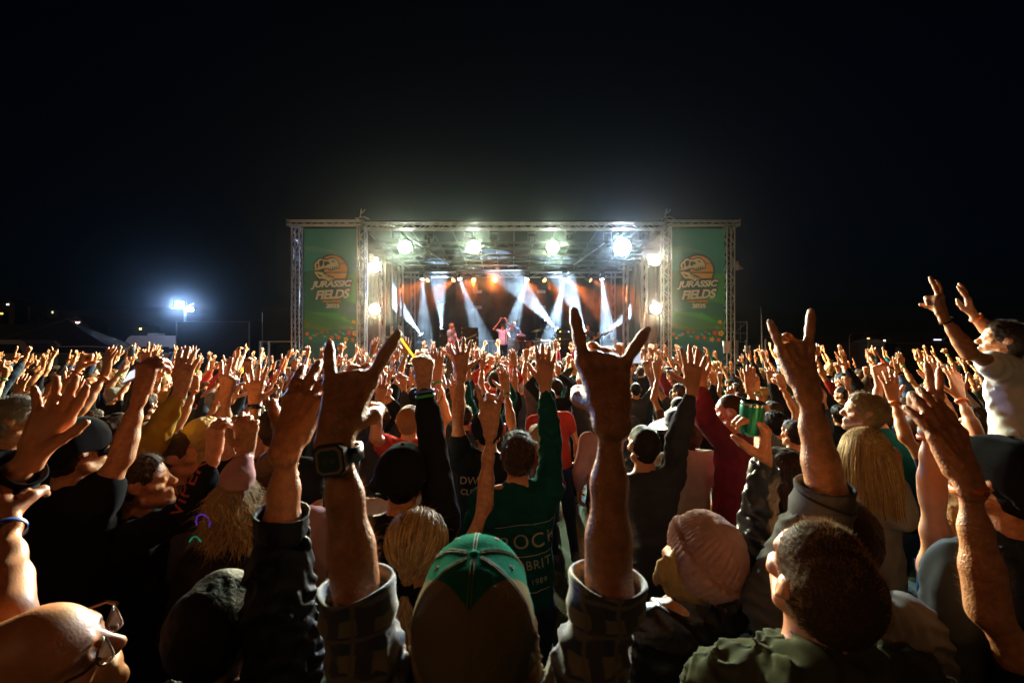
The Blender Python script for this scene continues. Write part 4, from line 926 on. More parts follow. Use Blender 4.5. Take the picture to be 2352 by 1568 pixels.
MB().tube([(.08,.12,0),(.08,.12,px(0,702,24).z)], .06, 10).build('pole', ALU2, fl); MB().tube([(.08,.1,px(0,712,24).z-.0),(x,.1,px(0,714,24).z)], .03, 8).build('arm', ALU2, fl); MB().box((-.2,.05,px(0,708,24).z), (.8,.05,.03)).build('cross_bar', ALU, fl)
# black container
bc = empty('black_container', (px(489,0,22).x, 22.6, 0), 0, 'large black box container under the floodlight mast', 'container'); zt = px(0,739,22).z
MB().bevbox((0,0,zt/2), (3.55,1.2,zt), .02).build('body', mat('matt_black_panel', (.01,.01,.012), .8), bc); MB().box((0,-.58,zt+.012), (3.6,.05,.02)).build('top_rail', ALU, bc)
for e in (-1, 1): MB().box((e*1.76,-.60,zt/2), (.05,.03,zt-.05)).build('edge_post', ALU2, bc)
# thin poles and fence frames left of the stage
pl = empty('flag_pole', (px(603,0,21).x, 21, 0), 0, 'thin pale pole standing left of the stage', 'pole'); MB().tube([(0,0,0),(0,0,px(0,740,21).z)], [.03,.02], 8).build('shaft', ALU2, pl); MB().tube([(0,0,px(0,740,21).z),(0,0,px(0,718,21).z)], [.02,.008], 8).build('tip', ALU, pl)
rf = empty('handrail_frame', (px(638,0,16.5).x, 16.5, 0), 0, 'steel handrail frame beside the left outer tower', 'handrail'); zr = px(0,783,16.5).z
for dxp in (598, 618, 680): MB().tube([(px(dxp,0,16.5).x-rf.location.x,0,0),(px(dxp,0,16.5).x-rf.location.x,0,zr)], .045, 10).build('post', ALU, rf)
MB().tube([(px(598,0,16.5).x-rf.location.x,0,zr-.02),(px(684,0,16.5).x-rf.location.x,0,zr-.02)], .02, 8).build('top_rail', ALU, rf)
gb = empty('grey_cabin', (px(585,0,24).x, 24, 0), 0, 'dim grey cabin between the black container and the stage', 'cabin'); MB().bevbox((0,0,1.0), (1.6,1.4,2.0), .03).build('wall', mat('dim_grey', (.10,.11,.13), .6), gb); MB().box((0,-.72,1.3), (1.1,.03,.5)).build('window', mat('dark_glass', (.02,.03,.045), .1), gb); MB().bevbox((0,0,2.04), (1.7,1.5,.08), .02).build('roof', ALU2, gb)
# caravan
cv = empty('caravan', (px(338,0,26).x, 26.8, 0), 0, 'white touring caravan parked behind the fence', 'caravan'); w = 3.5
prof = [(-1.95,.45),(-1.95,.85),(-1.75,1.35),(-1.40,1.9),(-1.05,2.30),(-.75,2.48),(1.72,2.48),(1.78,2.40),(1.78,.45)]
MB().prism(prof, -1.0, 1.0).build('body', WHITEP, cv)
MB().prism([(-1.62,1.62),(-1.30,2.12),(-1.02,2.40),(-.92,2.40),(-1.40,1.62)], -1.012, -.99).build('front_window', mat('dark_glass', (.02,.03,.045), .1), cv)
for x0, x1, z0, z1 in ((-.65,.15,1.35,1.85),(.65,1.7,1.55,1.78),(1.05,1.40,1.40,1.85)): MB().bevbox(((x0+x1)/2,-1.006,(z0+z1)/2), (x1-x0,.02,z1-z0), .006).build('window', mat('dark_glass', (.02,.03,.045), .1), cv)
MB().bevbox((.38,-1.01,1.35), (.42,.02,1.5), .006).build('door', mat('white_door', (.66,.67,.7), .4), cv); MB().box((.53,-1.025,1.55), (.06,.02,.3)).build('handle', BLACK, cv)
MB().bevbox((-.1,0,2.56), (.6,.6,.16), .05).build('roof_hatch', WHITEP, cv); MB().box((-.1,-1.01,.62), (3.4,.015,.16)).build('stripe', mat('grey_stripe', (.12,.13,.16), .5), cv)
for x in (-.2, .5): MB().lathe([(0,-.1),(.30,-.1),(.33,0),(.30,.1),(0,.1)], (x,-.92,.33), 20, (0,1,0)).build('wheel', RUB, cv)
# lorry cab / dark car beside the caravan
cr = empty('dark_car', (px(388,0,22.9).x-.3, 23.3, 0), 0, 'dark car roof showing beside the black container', 'car')
MB().prism([(-1.6,.35),(-1.6,.9),(-1.2,1.0),(-.7,1.45),(.5,1.5),(1.1,1.05),(1.7,.95),(1.7,.35)], -.8, .8).build('body', mat('dark_car_paint', (.02,.025,.04), .2), cr)
for x in (-1, 1): MB().lathe([(0,-.1),(.28,-.1),(.31,0),(.28,.1),(0,.1)], (x,-.75,.31), 18, (0,1,0)).build('wheel', RUB, cr)
MB().prism([(-.62,1.0),(-.5,1.38),(.42,1.42),(.85,1.02)], -.81, -.79).build('window', mat('dark_glass', (.02,.03,.045), .1), cr); MB().box((0,-.815,.95), (3.0,.02,.03)).build('trim', CHROME, cr)
# marquee tent
tn = empty('marquee_tent', (px(88,0,18).x, 19.2, 0), 0, 'dark peaked marquee tent behind the left of the crowd', 'tent'); TC = mat('navy_canvas', (.008,.010,.022), .9, bump=.4, bscale=4)
pk = px(0,735,18).z+.1; ev = px(0,796,18).z; hw = 2.9
mb = MB(); N_ = 10
for (ax, ay, bx, by) in ((-hw,-1.2,hw,-1.2),(hw,-1.2,hw*.82,.9),(hw*.82,.9,-hw,.9),(-hw,.9,-hw,-1.2)):
    o_ = len(mb.v)
    for i in range(N_+1):
        for j in range(N_+1):
            s_ = j/N_; t_ = i/N_; x = (ax+(bx-ax)*t_)*(1-s_); y = (ay+(by-ay)*t_)*(1-s_); mb.v.append((x, y, ev+(pk-ev)*(s_**1.25)-.10*math.sin(math.pi*t_)*(1-s_)*.6))
    for i in range(N_):
        for j in range(N_): a = o_+i*(N_+1)+j; mb.f.append((a, a+N_+1, a+N_+2, a+1)); mb.sm.append(True)
mb.build('canopy', TC, tn)
for i in range(4):
    ax = (-hw, hw, hw, -hw)[i]; ay = (-1.2, -1.2, .9, .9)[i]; MB().tube([(ax,ay,0),(ax,ay,ev)], .03, 8).build('leg', ALU2, tn)
MB().prism([(-hw,ev),(hw,ev),(hw,ev-.32),(-hw,ev-.32)], -1.215, -1.205).build('valance', TC, tn)
MB().tube([(-.9,-1.26,ev+.05),(-.2,-1.26,ev-.02),(1.0,-1.26,ev+.0),(2.0,-1.26,ev+.02),(2.75,-1.26,ev-.02)], .022, 6).build('pale_edging', WHITEP, tn); MB().tube([(.6,-1.15,ev+.20),(.95,-1.26,ev+.03)], .022, 6).build('pale_edging', WHITEP, tn)
for s_ in range(6):
    t_ = s_/5
for e in ((hw,-1.2),(-hw,-1.2)): MB().tube([(e[0]*(1-s),e[1]*(1-s)-.01,ev+(pk-ev)*(s**1.25)+.01) for s in np.linspace(0,1,8)], .012, 6).build('ridge_seam', mat('seam', (.12,.13,.17), .6), tn)
# pale van at the far left edge
vn = empty('pale_van', (px(10,0,16.9).x, 17.4, 0), 0, 'pale rounded van roof at the far left edge behind the fence', 'van'); zt = px(0,780,16.6).z
MB().prism([(-1.6,.4),(-1.6,zt-.1),(-1.4,zt),(.55,zt),(.78,zt-.12),(.95,zt-.55),(1.0,.4)], -.5, .9).build('body', mat('pale_van_paint', (.30,.31,.38), .4), vn)
MB().prism([(-1.2,zt-.55),(-1.2,zt-.16),(.5,zt-.16),(.72,zt-.55)], -.512, -.49).build('window', mat('dark_glass', (.02,.03,.045), .1), vn)
for x in (-1, .6): MB().lathe([(0,-.1),(.28,-.1),(.31,0),(.28,.1),(0,.1)], (x,-.42,.31), 18, (0,1,0)).build('wheel', RUB, vn)
# fence with printed sheets
FEN = mat('fence_sheet_green', (.05,.09,.075), .7); FEW = mat('fence_sheet_cream', (.40,.37,.33), .7); FEP = mat('fence_sheet_pale', (.50,.48,.48), .7)
zt = px(0,812,16).z
for i, (a, b, kind) in enumerate(((-30, 130, 'cream'), (130, 300, 'green'), (300, 440, 'pale'))):
    xa, xb = px(a,0,16).x, px(b,0,16).x-.02; r = empty('fence_panel', ((xa+xb)/2, 16, 0), 0, ('cream sheeted fence panel at the far left', 'dark green sheeted fence panel with a pale picture', 'pale sheeted fence panel in front of the caravan')[i], 'fence', 'sheeted fence panels on the left'); w = xb-xa
    MB().box((0,0,zt/2+.1), (w-.06,.012,zt-.22)).build('sheet', (FEW, FEN, FEP)[i], r)
    for x in (-w/2+.02, w/2-.02): bar('post', (x,0,0), (x,0,zt+.02), .02, ALU2, r)
    for z in (.12, zt): bar('rail', (-w/2+.02,0,z), (w/2-.02,0,z), .018, ALU2, r)
    for e in (-1, 1): MB().bevbox((e*w*.45,.0,.06), (.22,.5,.12), .02).build('foot', mat('concrete_foot', (.25,.25,.25), .8), r)
    if kind == 'green':
        MB().box((.55,-.012,zt-.42), (.56,.008,.62)).build('printed_sheet', FEP, r); MB().prism([(.38,zt-.72),(.48,zt-.42),(.58,zt-.5),(.62,zt-.3),(.68,zt-.28),(.72,zt-.46),(.80,zt-.72)], -.026, -.018).build('silhouette_print', BN['dark'], r)
        MB().box((-.55,-.012,zt-.40), (.42,.008,.30)).build('printed_sheet', FEP, r); t_ = text_mesh('E-', .26, 0, .01); q = link('lettering', t_, BN['dark'], r); q.rotation_euler = (R(90),0,0); q.location = (-.55,-.022,zt-.50)
# right: scaffold frame, mast, toilets, cabins
sf = empty('scaffold', (px(1701,0,17).x, 17, 0), 0, 'grey scaffold frame right of the right outer tower', 'scaffold'); a, b = px(1688,0,17).x-sf.location.x, px(1716,0,17).x-sf.location.x; zt = px(0,739,17).z
for x in (a, b): MB().tube([(x,0,0),(x,0,zt)], .022, 8).build('post', ALU2, sf)
for z in (zt, zt-.42, zt-.75, 1.2): MB().tube([(a,0,z),(b,0,z)], .016, 8).build('rail', ALU2, sf)
MB().tube([(a,.02,zt-.42),(b,.02,zt)], .012, 6).build('brace', ALU2, sf); MB().tube([(0,.02,zt),(0,.02,zt-.75)], .012, 6).build('upright', ALU2, sf); MB().box((a+.06,-.02,1.75), (.10,.05,.9)).build('post_sleeve', ALU, sf); MB().box((b-.05,-.02,1.75), (.08,.05,.9)).build('post_sleeve', ALU, sf)
ms = empty('aerial_mast', (px(1750,0,16).x, 16, 0), 0, 'slim steel mast standing right of the stage', 'mast'); zt = px(0,705,16).z
MB().tube([(.03,0,0),(.03,0,1.9)], .05, 10).build('sleeve', ALU, ms); MB().tube([(0,0,1.6),(-.02,0,zt-.3)], [.04,.028], 10).build('shaft', ALU2, ms); MB().tube([(-.02,0,zt-.3),(-.04,0,zt)], [.022,.010], 8).build('tip', ALU2, ms); MB().tube([(0,0,px(0,773,16).z),(.32,0,px(0,772,16).z)], .012, 6).build('stay', ALU2, ms); MB().tube([(.12,0,0),(.12,0,px(0,778,16).z)], .04, 10).build('side_post', ALU, ms)
def toilet(label, x, y, col):
    t = empty('portable_toilet', (x, y, 0), 0, label, 'toilet'); m = mat('toilet_shell_'+label[:6], col, .5); fr = mat('toilet_frame', (.42,.50,.72), .4)
    MB().bevbox((0,.45,1.05), (.94,.9,2.1), .03).build('shell', m, t); MB().prism([(-.50,2.10),(.50,2.10),(.50,2.16),(0,2.28),(-.50,2.16)], -.04, .94).build('roof', fr, t); MB().bevbox((0,-.015,1.03), (.70,.03,1.86), .01).build('door', mat('toilet_door', (.22,.34,.62), .5), t)
    for e in (-1, 1): MB().box((e*.42,-.022,1.05), (.07,.04,2.08)).build('door_post', fr, t)
    MB().box((.28,-.045,1.05), (.03,.03,.2)).build('handle', ALU, t); MB().box((0,-.04,1.86), (.5,.02,.05)).build('vent', BLACK, t)
toilet('blue portable toilet standing behind the right of the crowd', px(2011,0,25).x, 25, (.28,.38,.62))
cb = empty('grey_store_box', (px(1979,0,25.2).x, 25.6, 0), 0, 'plain grey store box left of the blue portable toilet', 'cabin'); MB().bevbox((0,.4,1.05), (.7,.9,2.1), .02).build('body', mat('store_grey', (.10,.10,.115), .7), cb); MB().box((0,-.06,1.0), (.55,.015,1.8)).build('door', mat('store_door', (.085,.085,.10), .7), cb); MB().box((.2,-.075,1.0), (.03,.02,.14)).build('handle', ALU2, cb)
lc = empty('site_cabin', (px(2130,0,27).x, 28, 0), 0, 'long dark site cabin on the right behind the crowd', 'cabin'); w = px(2205,0,27).x-px(2056,0,27).x
MB().bevbox((0,0,1.0), (w,2.2,2.05), .02).build('wall', mat('cabin_dark', (.03,.032,.045), .6), lc); MB().box((0,-1.1,2.05), (w+.1,.1,.06)).build('roof_edge', mat('cabin_edge', (.10,.11,.16), .5), lc)
for e in (-1, 1): MB().box((e*w*.48,-1.115,1.5), (.28,.03,.6)).build('window', mat('cabin_window', (.18,.2,.3), .2), lc)
lp = empty('bent_lamp_post', (px(1967,0,24).x, 24.5, 0), 0, 'thin curved lamp post beside the grey store box', 'lamp post'); MB().tube([(0,0,0),(0,0,2.3),(.03,0,2.48),(.12,0,2.55)], .025, 8).build('post', ALU2, lp); MB().bevbox((.16,0,2.55), (.12,.08,.04), .01).build('head', BLACK, lp)
# far houses with lit windows
HW = mat('house_wall', (.05,.045,.04), .9); HR = mat('house_roof', (.02,.018,.016), .9)
def house(label, x, y, d, w, col, s, lit):
    p = px(x, y, d); z = p.z; r = empty('distant_house', (p.x, d, min(z-1.5, hill_z(p.x, d)+.2)), 0, label, 'house', 'houses with lights on the far hill'); h = z-r.location.z
    MB().box((0,4.2,(h+1.4)/2), (9,8,h+1.4)).build('wall', HW, r); MB().prism([(-5,h+1.4),(5,h+1.4),(0,h+4.2)], -.2, 8.6).build('roof', HR, r)
    MB().box((0,.17,h), (w,.06,lit)).build('lit_window', emat('window_glow_%d' % int(x), col, s), r); MB().box((0,.14,h-lit/2-.1), (w+.3,.1,.1)).build('sill', HW, r)
for i, (x, y, d, w, c, s, lit) in enumerate(((17, 699, 300, 1.6, (1,.9,.7), 5, .8), (37, 708, 320, 1.4, (.6,.3,.1), 2, .8), (53, 707, 320, 3.0, (1,.45,.12), 2.5, .9), (3, 720, 300, 2.0, (1,.6,.1), 2.5, 1.0), (120, 717, 330, 1.2, (.6,.8,.4), 1.6, 1.6), (178, 742, 260, 2.4, (1,.55,.5), 14, 1.4), (200, 747, 265, 4.4, (.7,.38,.22), 1.0, 2.2), (190, 754, 255, 2.0, (1,.55,.5), 9, 1.2), (165, 760, 250, 4.5, (.7,.35,.15), .8, .7), (322, 755, 260, 1.3, (1,.9,.2), 5, .9), (228, 790, 240, 2.0, (.6,.8,.8), 2, 1.0),
      (2154, 780, 300, 5.0, (.55,.65,.9), 2.5, .8), (2175, 781, 310, 1.8, (.7,.9,1), 6, 1.4), (2199, 786, 300, 1.8, (.6,.9,1), 6, 1.2), (1995, 777, 300, 1.8, (1,.7,.2), 2, .9), (2032, 782, 300, 1.6, (1,.9,.6), 4, .9), (2350, 789, 290, 2.0, (.6,.8,1), 4, 1.0))):
    side = 'left' if x < 1000 else 'right'
    house(f'distant house on the {side} hill with ' + ('one small pale lit window near the far edge', 'a dim brownish lit window', 'a wide orange lit window', 'a yellow lit window at the picture edge', 'a greenish lit window', 'the brightest pinkish light above the tent', 'a large dim beige lit window', 'a bright pink light low above the tent', 'a long faint brown lit strip', 'a single yellow light left of the floodlight', 'a small teal light just above the fence', 'a row of faint bluish windows', 'a bright cyan white light', 'a cyan light beside the raised arms', 'a small amber light above the toilet', 'a small white light right of the toilet', 'a pale blue light at the far edge')[i], x, y, d, w, c, s, lit)
# ================================================================ people near the camera
SK = [mat('skin_fair', (.62,.28,.13), .5, sss=.15, bump=.35, bscale=190, var=.30, vscale=55), mat('skin_light', (.59,.25,.105), .45, sss=.15, bump=.35, bscale=190, var=.30, vscale=55),
      mat('skin_tan', (.53,.21,.085), .45, sss=.15, bump=.35, bscale=190, var=.30, vscale=55), mat('skin_ruddy', (.60,.235,.10), .45, sss=.15, bump=.12, bscale=260, var=.15, vscale=20), mat('skin_brown', (.33,.16,.095), .45, sss=.12, bump=.12, bscale=260, var=.12, vscale=20)]
def fabric(name, col, rough=.85, b=.18, bs=500, var=.12, sheen=.04): return mat(name, col, rough, bump=b, bscale=bs, var=var, vscale=14, sheen=sheen, spec=.0)
CL = dict(black=fabric('black_cotton', (.012,.012,.013)), navy=fabric('navy_cotton', (.018,.026,.05)), charcoal=fabric('charcoal_cotton', (.045,.045,.05)), grey=fabric('grey_cotton', (.10,.097,.097)), white=fabric('white_cotton', (.50,.46,.43)), cream=fabric('cream_cotton', (.36,.30,.22)),
          red=fabric('red_cotton', (.42,.045,.03)), maroon=fabric('maroon_jersey', (.17,.02,.028)), teal=fabric('teal_jersey', (.008,.065,.055)), mustard=fabric('mustard_jersey', (.36,.20,.025)), olive=fabric('olive_canvas', (.06,.062,.036)), pink=fabric('dusty_pink_cotton', (.42,.22,.22)), blue=fabric('denim_blue', (.06,.10,.19)), brown=fabric('brown_cotton', (.11,.06,.035)), slate=fabric('slate_jersey', (.032,.04,.05)))
LEATHER = mat('black_leather', (.012,.012,.013), .38, bump=.25, bscale=120); SHELL = mat('black_shell_fabric', (.008,.008,.010), .6, spec=.12, bump=.2, bscale=90)
HR_ = dict(black=mat('hair_black', (.012,.009,.008), .6, spec=.05, bump=.3, bscale=120), brown=mat('hair_brown', (.055,.03,.015), .6, spec=.05, bump=.3, bscale=120), dark=mat('hair_dark_brown', (.03,.018,.010), .6, spec=.05, bump=.3, bscale=120), blond=mat('hair_blond', (.36,.22,.075), .6, spec=.05, bump=.3, bscale=120), grey=mat('hair_grey', (.25,.23,.21), .6, spec=.05, bump=.3, bscale=120), ginger=mat('hair_ginger', (.22,.085,.03), .6, spec=.05, bump=.3, bscale=120), sandy=mat('hair_sandy', (.22,.14,.065), .6, spec=.05, bump=.3, bscale=120))
HS_ = {k: hairmat('strand_'+k, c) for k, c in dict(black=(.03,.022,.018), brown=(.13,.075,.04), dark=(.08,.05,.03), blond=(.55,.36,.13), grey=(.30,.28,.25), ginger=(.30,.12,.045), sandy=(.30,.18,.07)).items()}
def plaid(name):
    m = bpy.data.materials.new(name); m.use_nodes = True; n = m.node_tree; b = n.nodes['Principled BSDF']; L = n.links.new
    tc = n.nodes.new('ShaderNodeTexCoord'); sp = n.nodes.new('ShaderNodeSeparateXYZ'); wn = n.nodes.new('ShaderNodeTexNoise'); wn.inputs['Scale'].default_value = 14; vm = n.nodes.new('ShaderNodeVectorMath'); vm.operation = 'MULTIPLY_ADD'; vm.inputs[1].default_value = (.03,.03,.03); L(tc.outputs['Object'], wn.inputs['Vector']); L(wn.outputs['Color'], vm.inputs[0]); L(tc.outputs['Object'], vm.inputs[2]); L(vm.outputs[0], sp.inputs[0])
    def stripe(out, fr, ph, thr):
        a = n.nodes.new('ShaderNodeMath'); a.operation = 'MULTIPLY_ADD'; a.inputs[1].default_value = fr; a.inputs[2].default_value = ph; L(out, a.inputs[0])
        s = n.nodes.new('ShaderNodeMath'); s.operation = 'SINE'; L(a.outputs[0], s.inputs[0]); t = n.nodes.new('ShaderNodeMapRange'); t.interpolation_type = 'SMOOTHSTEP'; t.inputs[1].default_value = thr-.12; t.inputs[2].default_value = min(1, thr+.12); L(s.outputs[0], t.inputs[0]); return t.outputs[0]
    def mix(f, a, c):
        x = n.nodes.new('ShaderNodeMix'); x.data_type = 'RGBA'; L(f, x.inputs[0])
        if isinstance(a, tuple): x.inputs[6].default_value = (*a, 1)
        else: L(a, x.inputs[6])
        x.inputs[7].default_value = (*c, 1); return x.outputs[2]
    c = mix(stripe(sp.outputs[2], 105, 0, .15), (.03,.042,.095), (.20,.16,.10)); c = mix(stripe(sp.outputs[0], 130, .7, .2), c, (.055,.05,.085)); c = mix(stripe(sp.outputs[2], 105, 2.4, .96), c, (.16,.13,.12)); c = mix(stripe(sp.outputs[0], 130, 2.9, .96), c, (.15,.12,.10))
    L(c, b.inputs['Base Color']); b.inputs['Roughness'].default_value = .9; b.inputs['Sheen Weight'].default_value = .3
    w = n.nodes.new('ShaderNodeTexNoise'); w.inputs['Scale'].default_value = 500; L(tc.outputs['Object'], w.inputs['Vector']); bp = n.nodes.new('ShaderNodeBump'); bp.inputs['Strength'].default_value = .2; bp.inputs['Distance'].default_value = .004; L(w.outputs['Fac'], bp.inputs['Height']); L(bp.outputs[0], b.inputs['Normal'])
    return m
PLAID = plaid('plaid_flannel')
HERO_XY = []
px0 = px
def px(x, y, d): return px0(x, y, d*1.12)      # near people stand a little deeper than first measured
UPV = V(0,0,1); FW = V(0,1,0)
def hero(label, hx, hy, d, **k):
    h = px(hx, hy, d); HERO_XY.append((h.x, h.y)); k.setdefault('pants', CL['navy']); k.setdefault('group', 'people close to the camera')
    return person(label, h, **k)
def A_(x, y, d, ex=None, ey=None, ed=None, fd=None, palm=None, g='open', **k):
    r = dict(wr=px(x, y, d), g=g, **k)
    if ex is not None: r['el'] = px(ex, ey, ed or d)
    r['d'] = fd if fd is not None else None; r['palm'] = palm if palm is not None else FW
    return r
def decal(root, me, target, mtx, direction, m, name='lettering', off=.0015):
    """lay flat lettering onto a garment along a direction"""
    from mathutils.bvhtree import BVHTree
    tg = target.data; bv = BVHTree.FromPolygons([v.co.copy() for v in tg.vertices], [tuple(p.vertices) for p in tg.polygons]); dn = Vector(direction).normalized()
    bm = bmesh.new(); bm.from_mesh(me); bmesh.ops.subdivide_edges(bm, edges=[e for e in bm.edges if e.calc_length() > .02], cuts=2, use_grid_fill=True)
    dead = []
    for v in bm.verts:
        p = mtx @ Vector((v.co.x, v.co.y, 0)); hit = bv.ray_cast(p-dn*.5, dn, 1.5)
        if hit[0]: v.co = hit[0]-dn*(off+v.co.z)
        else: dead.append(v)
    bmesh.ops.delete(bm, geom=dead, context='VERTS')
    bm.to_mesh(me); bm.free(); me.materials.clear(); return link(name, me, m, root)
def lookmtx(o, right, up): return Matrix.Translation(o) @ Matrix((right.normalized(), up.normalized(), right.cross(up).normalized())).transposed().to_4x4()
def fuzz(root, body, arm, n, seed, m, L=.016, rad=.00022):
    a = arm['loc']; v, nn = verts_of(body.data); ax = np.array(a['wr']-a['el']); ln = np.linalg.norm(ax); ax = ax/ln; rel = v-np.array(a['el']); t = rel@ax; dist = np.linalg.norm(rel-t[:, None]*ax, axis=1)
    ok = np.nonzero((t > .0) & (t < ln+.035) & (dist < .075))[0]; rs = np.random.RandomState(seed); k = ok[rs.randint(0, len(ok), n)]
    dr = nn[k]*.75+ax*.55+rs.normal(size=(n, 3))*.15
    return strands('arm_hair', v[k], dr, L, rad, m, root, 4, .25, .0, seed)
def child(root, nm):
    return next(c for c in root.children if c.name.split('.')[0] == nm)
# ---- person with the two-tone cap and both horned hands
root, A, H = hero('person in plaid flannel and green topped cap raising both horned hands', 1092, 1428, .665, pitch=R(12), skin=SK[2], shirt=PLAID, sleeve='rolled', hair=('long', HR_['sandy']), vox=.0042, cvox=.0062, sc=1.02, seed=3, wrink=.010, loose=.013, wmul=1.5, fold=(.010, .042),
    arms={'L': A_(774, 992, .635, 822, 1382, .635, fd=V(.02,.78,1), g='hornsL', hs=.98, th=.95), 'R': A_(1402, 950, .635, 1396, 1368, .635, fd=V(-.01,.75,1), g='horns', hs=1.0, th=.95)})
CAPP = root; bd = child(root, 'body')
for sd in 'LR': cuff(root, A[sd], (A[sd]['el']-A[sd]['sh']).length+.030, PLAID, .055, .010, .006, .006, 'rolled_cuff', 3); AH = hairmat('arm_hair_gold', (.34,.20,.07))
fuzz(root, bd, A['L'], 1500, 5, AH, .010, .00014); fuzz(root, bd, A['R'], 1500, 6, AH, .010, .00014)
def cap(root, H, mt_top, mt_side, two=False, s=1.0, back=False, brim=True, vox=.006, name='cap'):
    c, r, f, u = H[:4]; q = lambda x, y, z: c+(r*x+f*y+u*z)*s; sg = -1 if back else 1
    b = Blob(); b.K[2] = .008
    b.cap(q(0,-.028,.030), q(0,.022,.034), .0945*s, .0895*s, 2, r, .94); b.cap(q(0,-.032,.02), q(0,-.03,-.01), .092*s, .088*s, 2, r, .94)
    b.cap(q(-.15,0,-.075), q(.15,0,-.075), .075*s, None, 2, neg=True); b.cap(q(0,.14,-.05), q(0,-.2,-.115), .075*s, None, 2, neg=True)
    C_, R_, F_, U_ = [np.array(w) for w in (c, r, f, u)]
    def ridge(Pp):
        rel = Pp-C_+F_*.004; x, y = rel@R_, rel@F_; o_ = 0
        for a_ in (0, math.pi/3, 2*math.pi/3): o_ = o_-.0009*np.exp(-((x*math.cos(a_)+y*math.sin(a_))/.0032)**2)
        z = rel@U_; return (o_-.0015*np.exp(-((z-.012)/.004)**2)+.0008*np.sin(x*90+3*np.sin(z*60))).astype(np.float32)
    me = b.mesh(name, vox, ridge, .006)
    if two:
        v, _ = verts_of(me); cv = v-C_; at = me.attributes.new('panel', 'FLOAT', 'POINT'); at.data.foreach_set('value', (cv@F_-1.05*np.abs(cv@R_)+.088*s).astype(np.float32))
        mm = mt_side.copy(); mm.name = 'two_tone_cap'; nd = mm.node_tree; bs_ = nd.nodes['Principled BSDF']; an = nd.nodes.new('ShaderNodeAttribute'); an.attribute_name = 'panel'; mr = nd.nodes.new('ShaderNodeMapRange'); mr.inputs[1].default_value = -.001; mr.inputs[2].default_value = .001
        mx = nd.nodes.new('ShaderNodeMix'); mx.data_type = 'RGBA'; src = bs_.inputs['Base Color'].links[0].from_socket; nd.links.new(src, mx.inputs[6]); mx.inputs[7].default_value = (.012,.13,.085,1); nd.links.new(an.outputs['Fac'], mr.inputs[0]); nd.links.new(mr.outputs[0], mx.inputs[0]); nd.links.new(mx.outputs[2], bs_.inputs['Base Color'])
        o = link(name, me, mm, root)
    else: o = link(name, me, mt_side, root)
    if brim:
        bb = MB(); n = 14; rows = 5
        for j in range(rows+1):
            for i in range(n+1):
                t = math.pi*(i/n); rad_ = .088+.068*(j/rows); x = math.cos(t)*.086*(1+.05*j/rows); y = sg*(.02+math.sin(t)*rad_); z = .012-.018*(x/.086)**2-.014*j/rows; bb.v.append(tuple(q(x, y, z)))
        bb.f = [(j*(n+1)+i, j*(n+1)+i+1, (j+1)*(n+1)+i+1, (j+1)*(n+1)+i) for j in range(rows) for i in range(n)]; bb.sm = [True]*len(bb.f)
        k = bb.build('brim', mt_top if two else mt_side, o); sl_ = k.modifiers.new('thick', 'SOLIDIFY'); sl_.thickness = .004
    from mathutils.bvhtree import BVHTree
    bv = BVHTree.FromPolygons([w.co.copy() for w in me.vertices], [tuple(p.vertices) for p in me.polygons]); cc = q(0,-.004,.02)
    def onto(dv, off=.0005):
        h = bv.ray_cast(cc+dv.normalized()*.4, -dv.normalized(), .5); return (h[0]+dv.normalized()*off) if h[0] else None
    tp = onto(u); bt = MB().lathe([(0,.004),(.006,.003),(.008,0)], tp or q(0,-.003,.122), 12, u); bt.build('button', mt_top, o)
    if vox < .006:
        st_ = mat('cap_stitch', (.17,.13,.07), .8)
        for a in range(6):
            t = a*math.pi/3+math.pi/2
            for dt in (-.022, .022):
                pts = [onto(r*(math.cos(t+dt/max(.15, math.sin(e)))*math.sin(e))+f*(math.sin(t+dt/max(.15, math.sin(e)))*math.sin(e))+u*math.cos(e)) for e in np.linspace(.12, 1.75, 22)]; pts = [w for w in pts if w is not None]
                if len(pts) > 3: MB().tube(pts, .0007, 5).build('stitch_line', st_, o)
            e = .62; w = onto((r*math.cos(t+.52)+f*math.sin(t+.52))*math.sin(e)+u*math.cos(e), .0004)
            if w is not None: MB().lathe([(.0018,.0004),(.0034,.0012),(.0046,0)], w, 12, w-cc).build('eyelet', st_, o)
    return o
cap(root, H, fabric('green_cap_panel', (.012,.13,.085), .6), fabric('beige_cap_mesh', (.20,.15,.08), .85, .5, 380), True, 1.07, vox=.005)
c, hr, hf, hu = H[:4]
rs = np.random.RandomState(4); P = np.zeros((260, 8, 3))
for i in range(260):
    e = -1 if i % 3 == 0 else 1; p = np.array(c+hr*e*(.072+rs.uniform(-.01,.012))-hf*rs.uniform(.01,.06)-hu*rs.uniform(.055,.09)); dr = np.array(hr*e*rs.uniform(.25,.9)-hu*rs.uniform(.3,1.0)-hf*rs.uniform(0,.4))
    for k in range(8): P[i, k] = p; p = p+dr/np.linalg.norm(dr)*.016; dr = dr+rs.normal(size=3)*.22+np.array(hu)*-.06
strand_paths('hair_strands', P, .00035, HS_['ginger'], child(root, 'hair'))
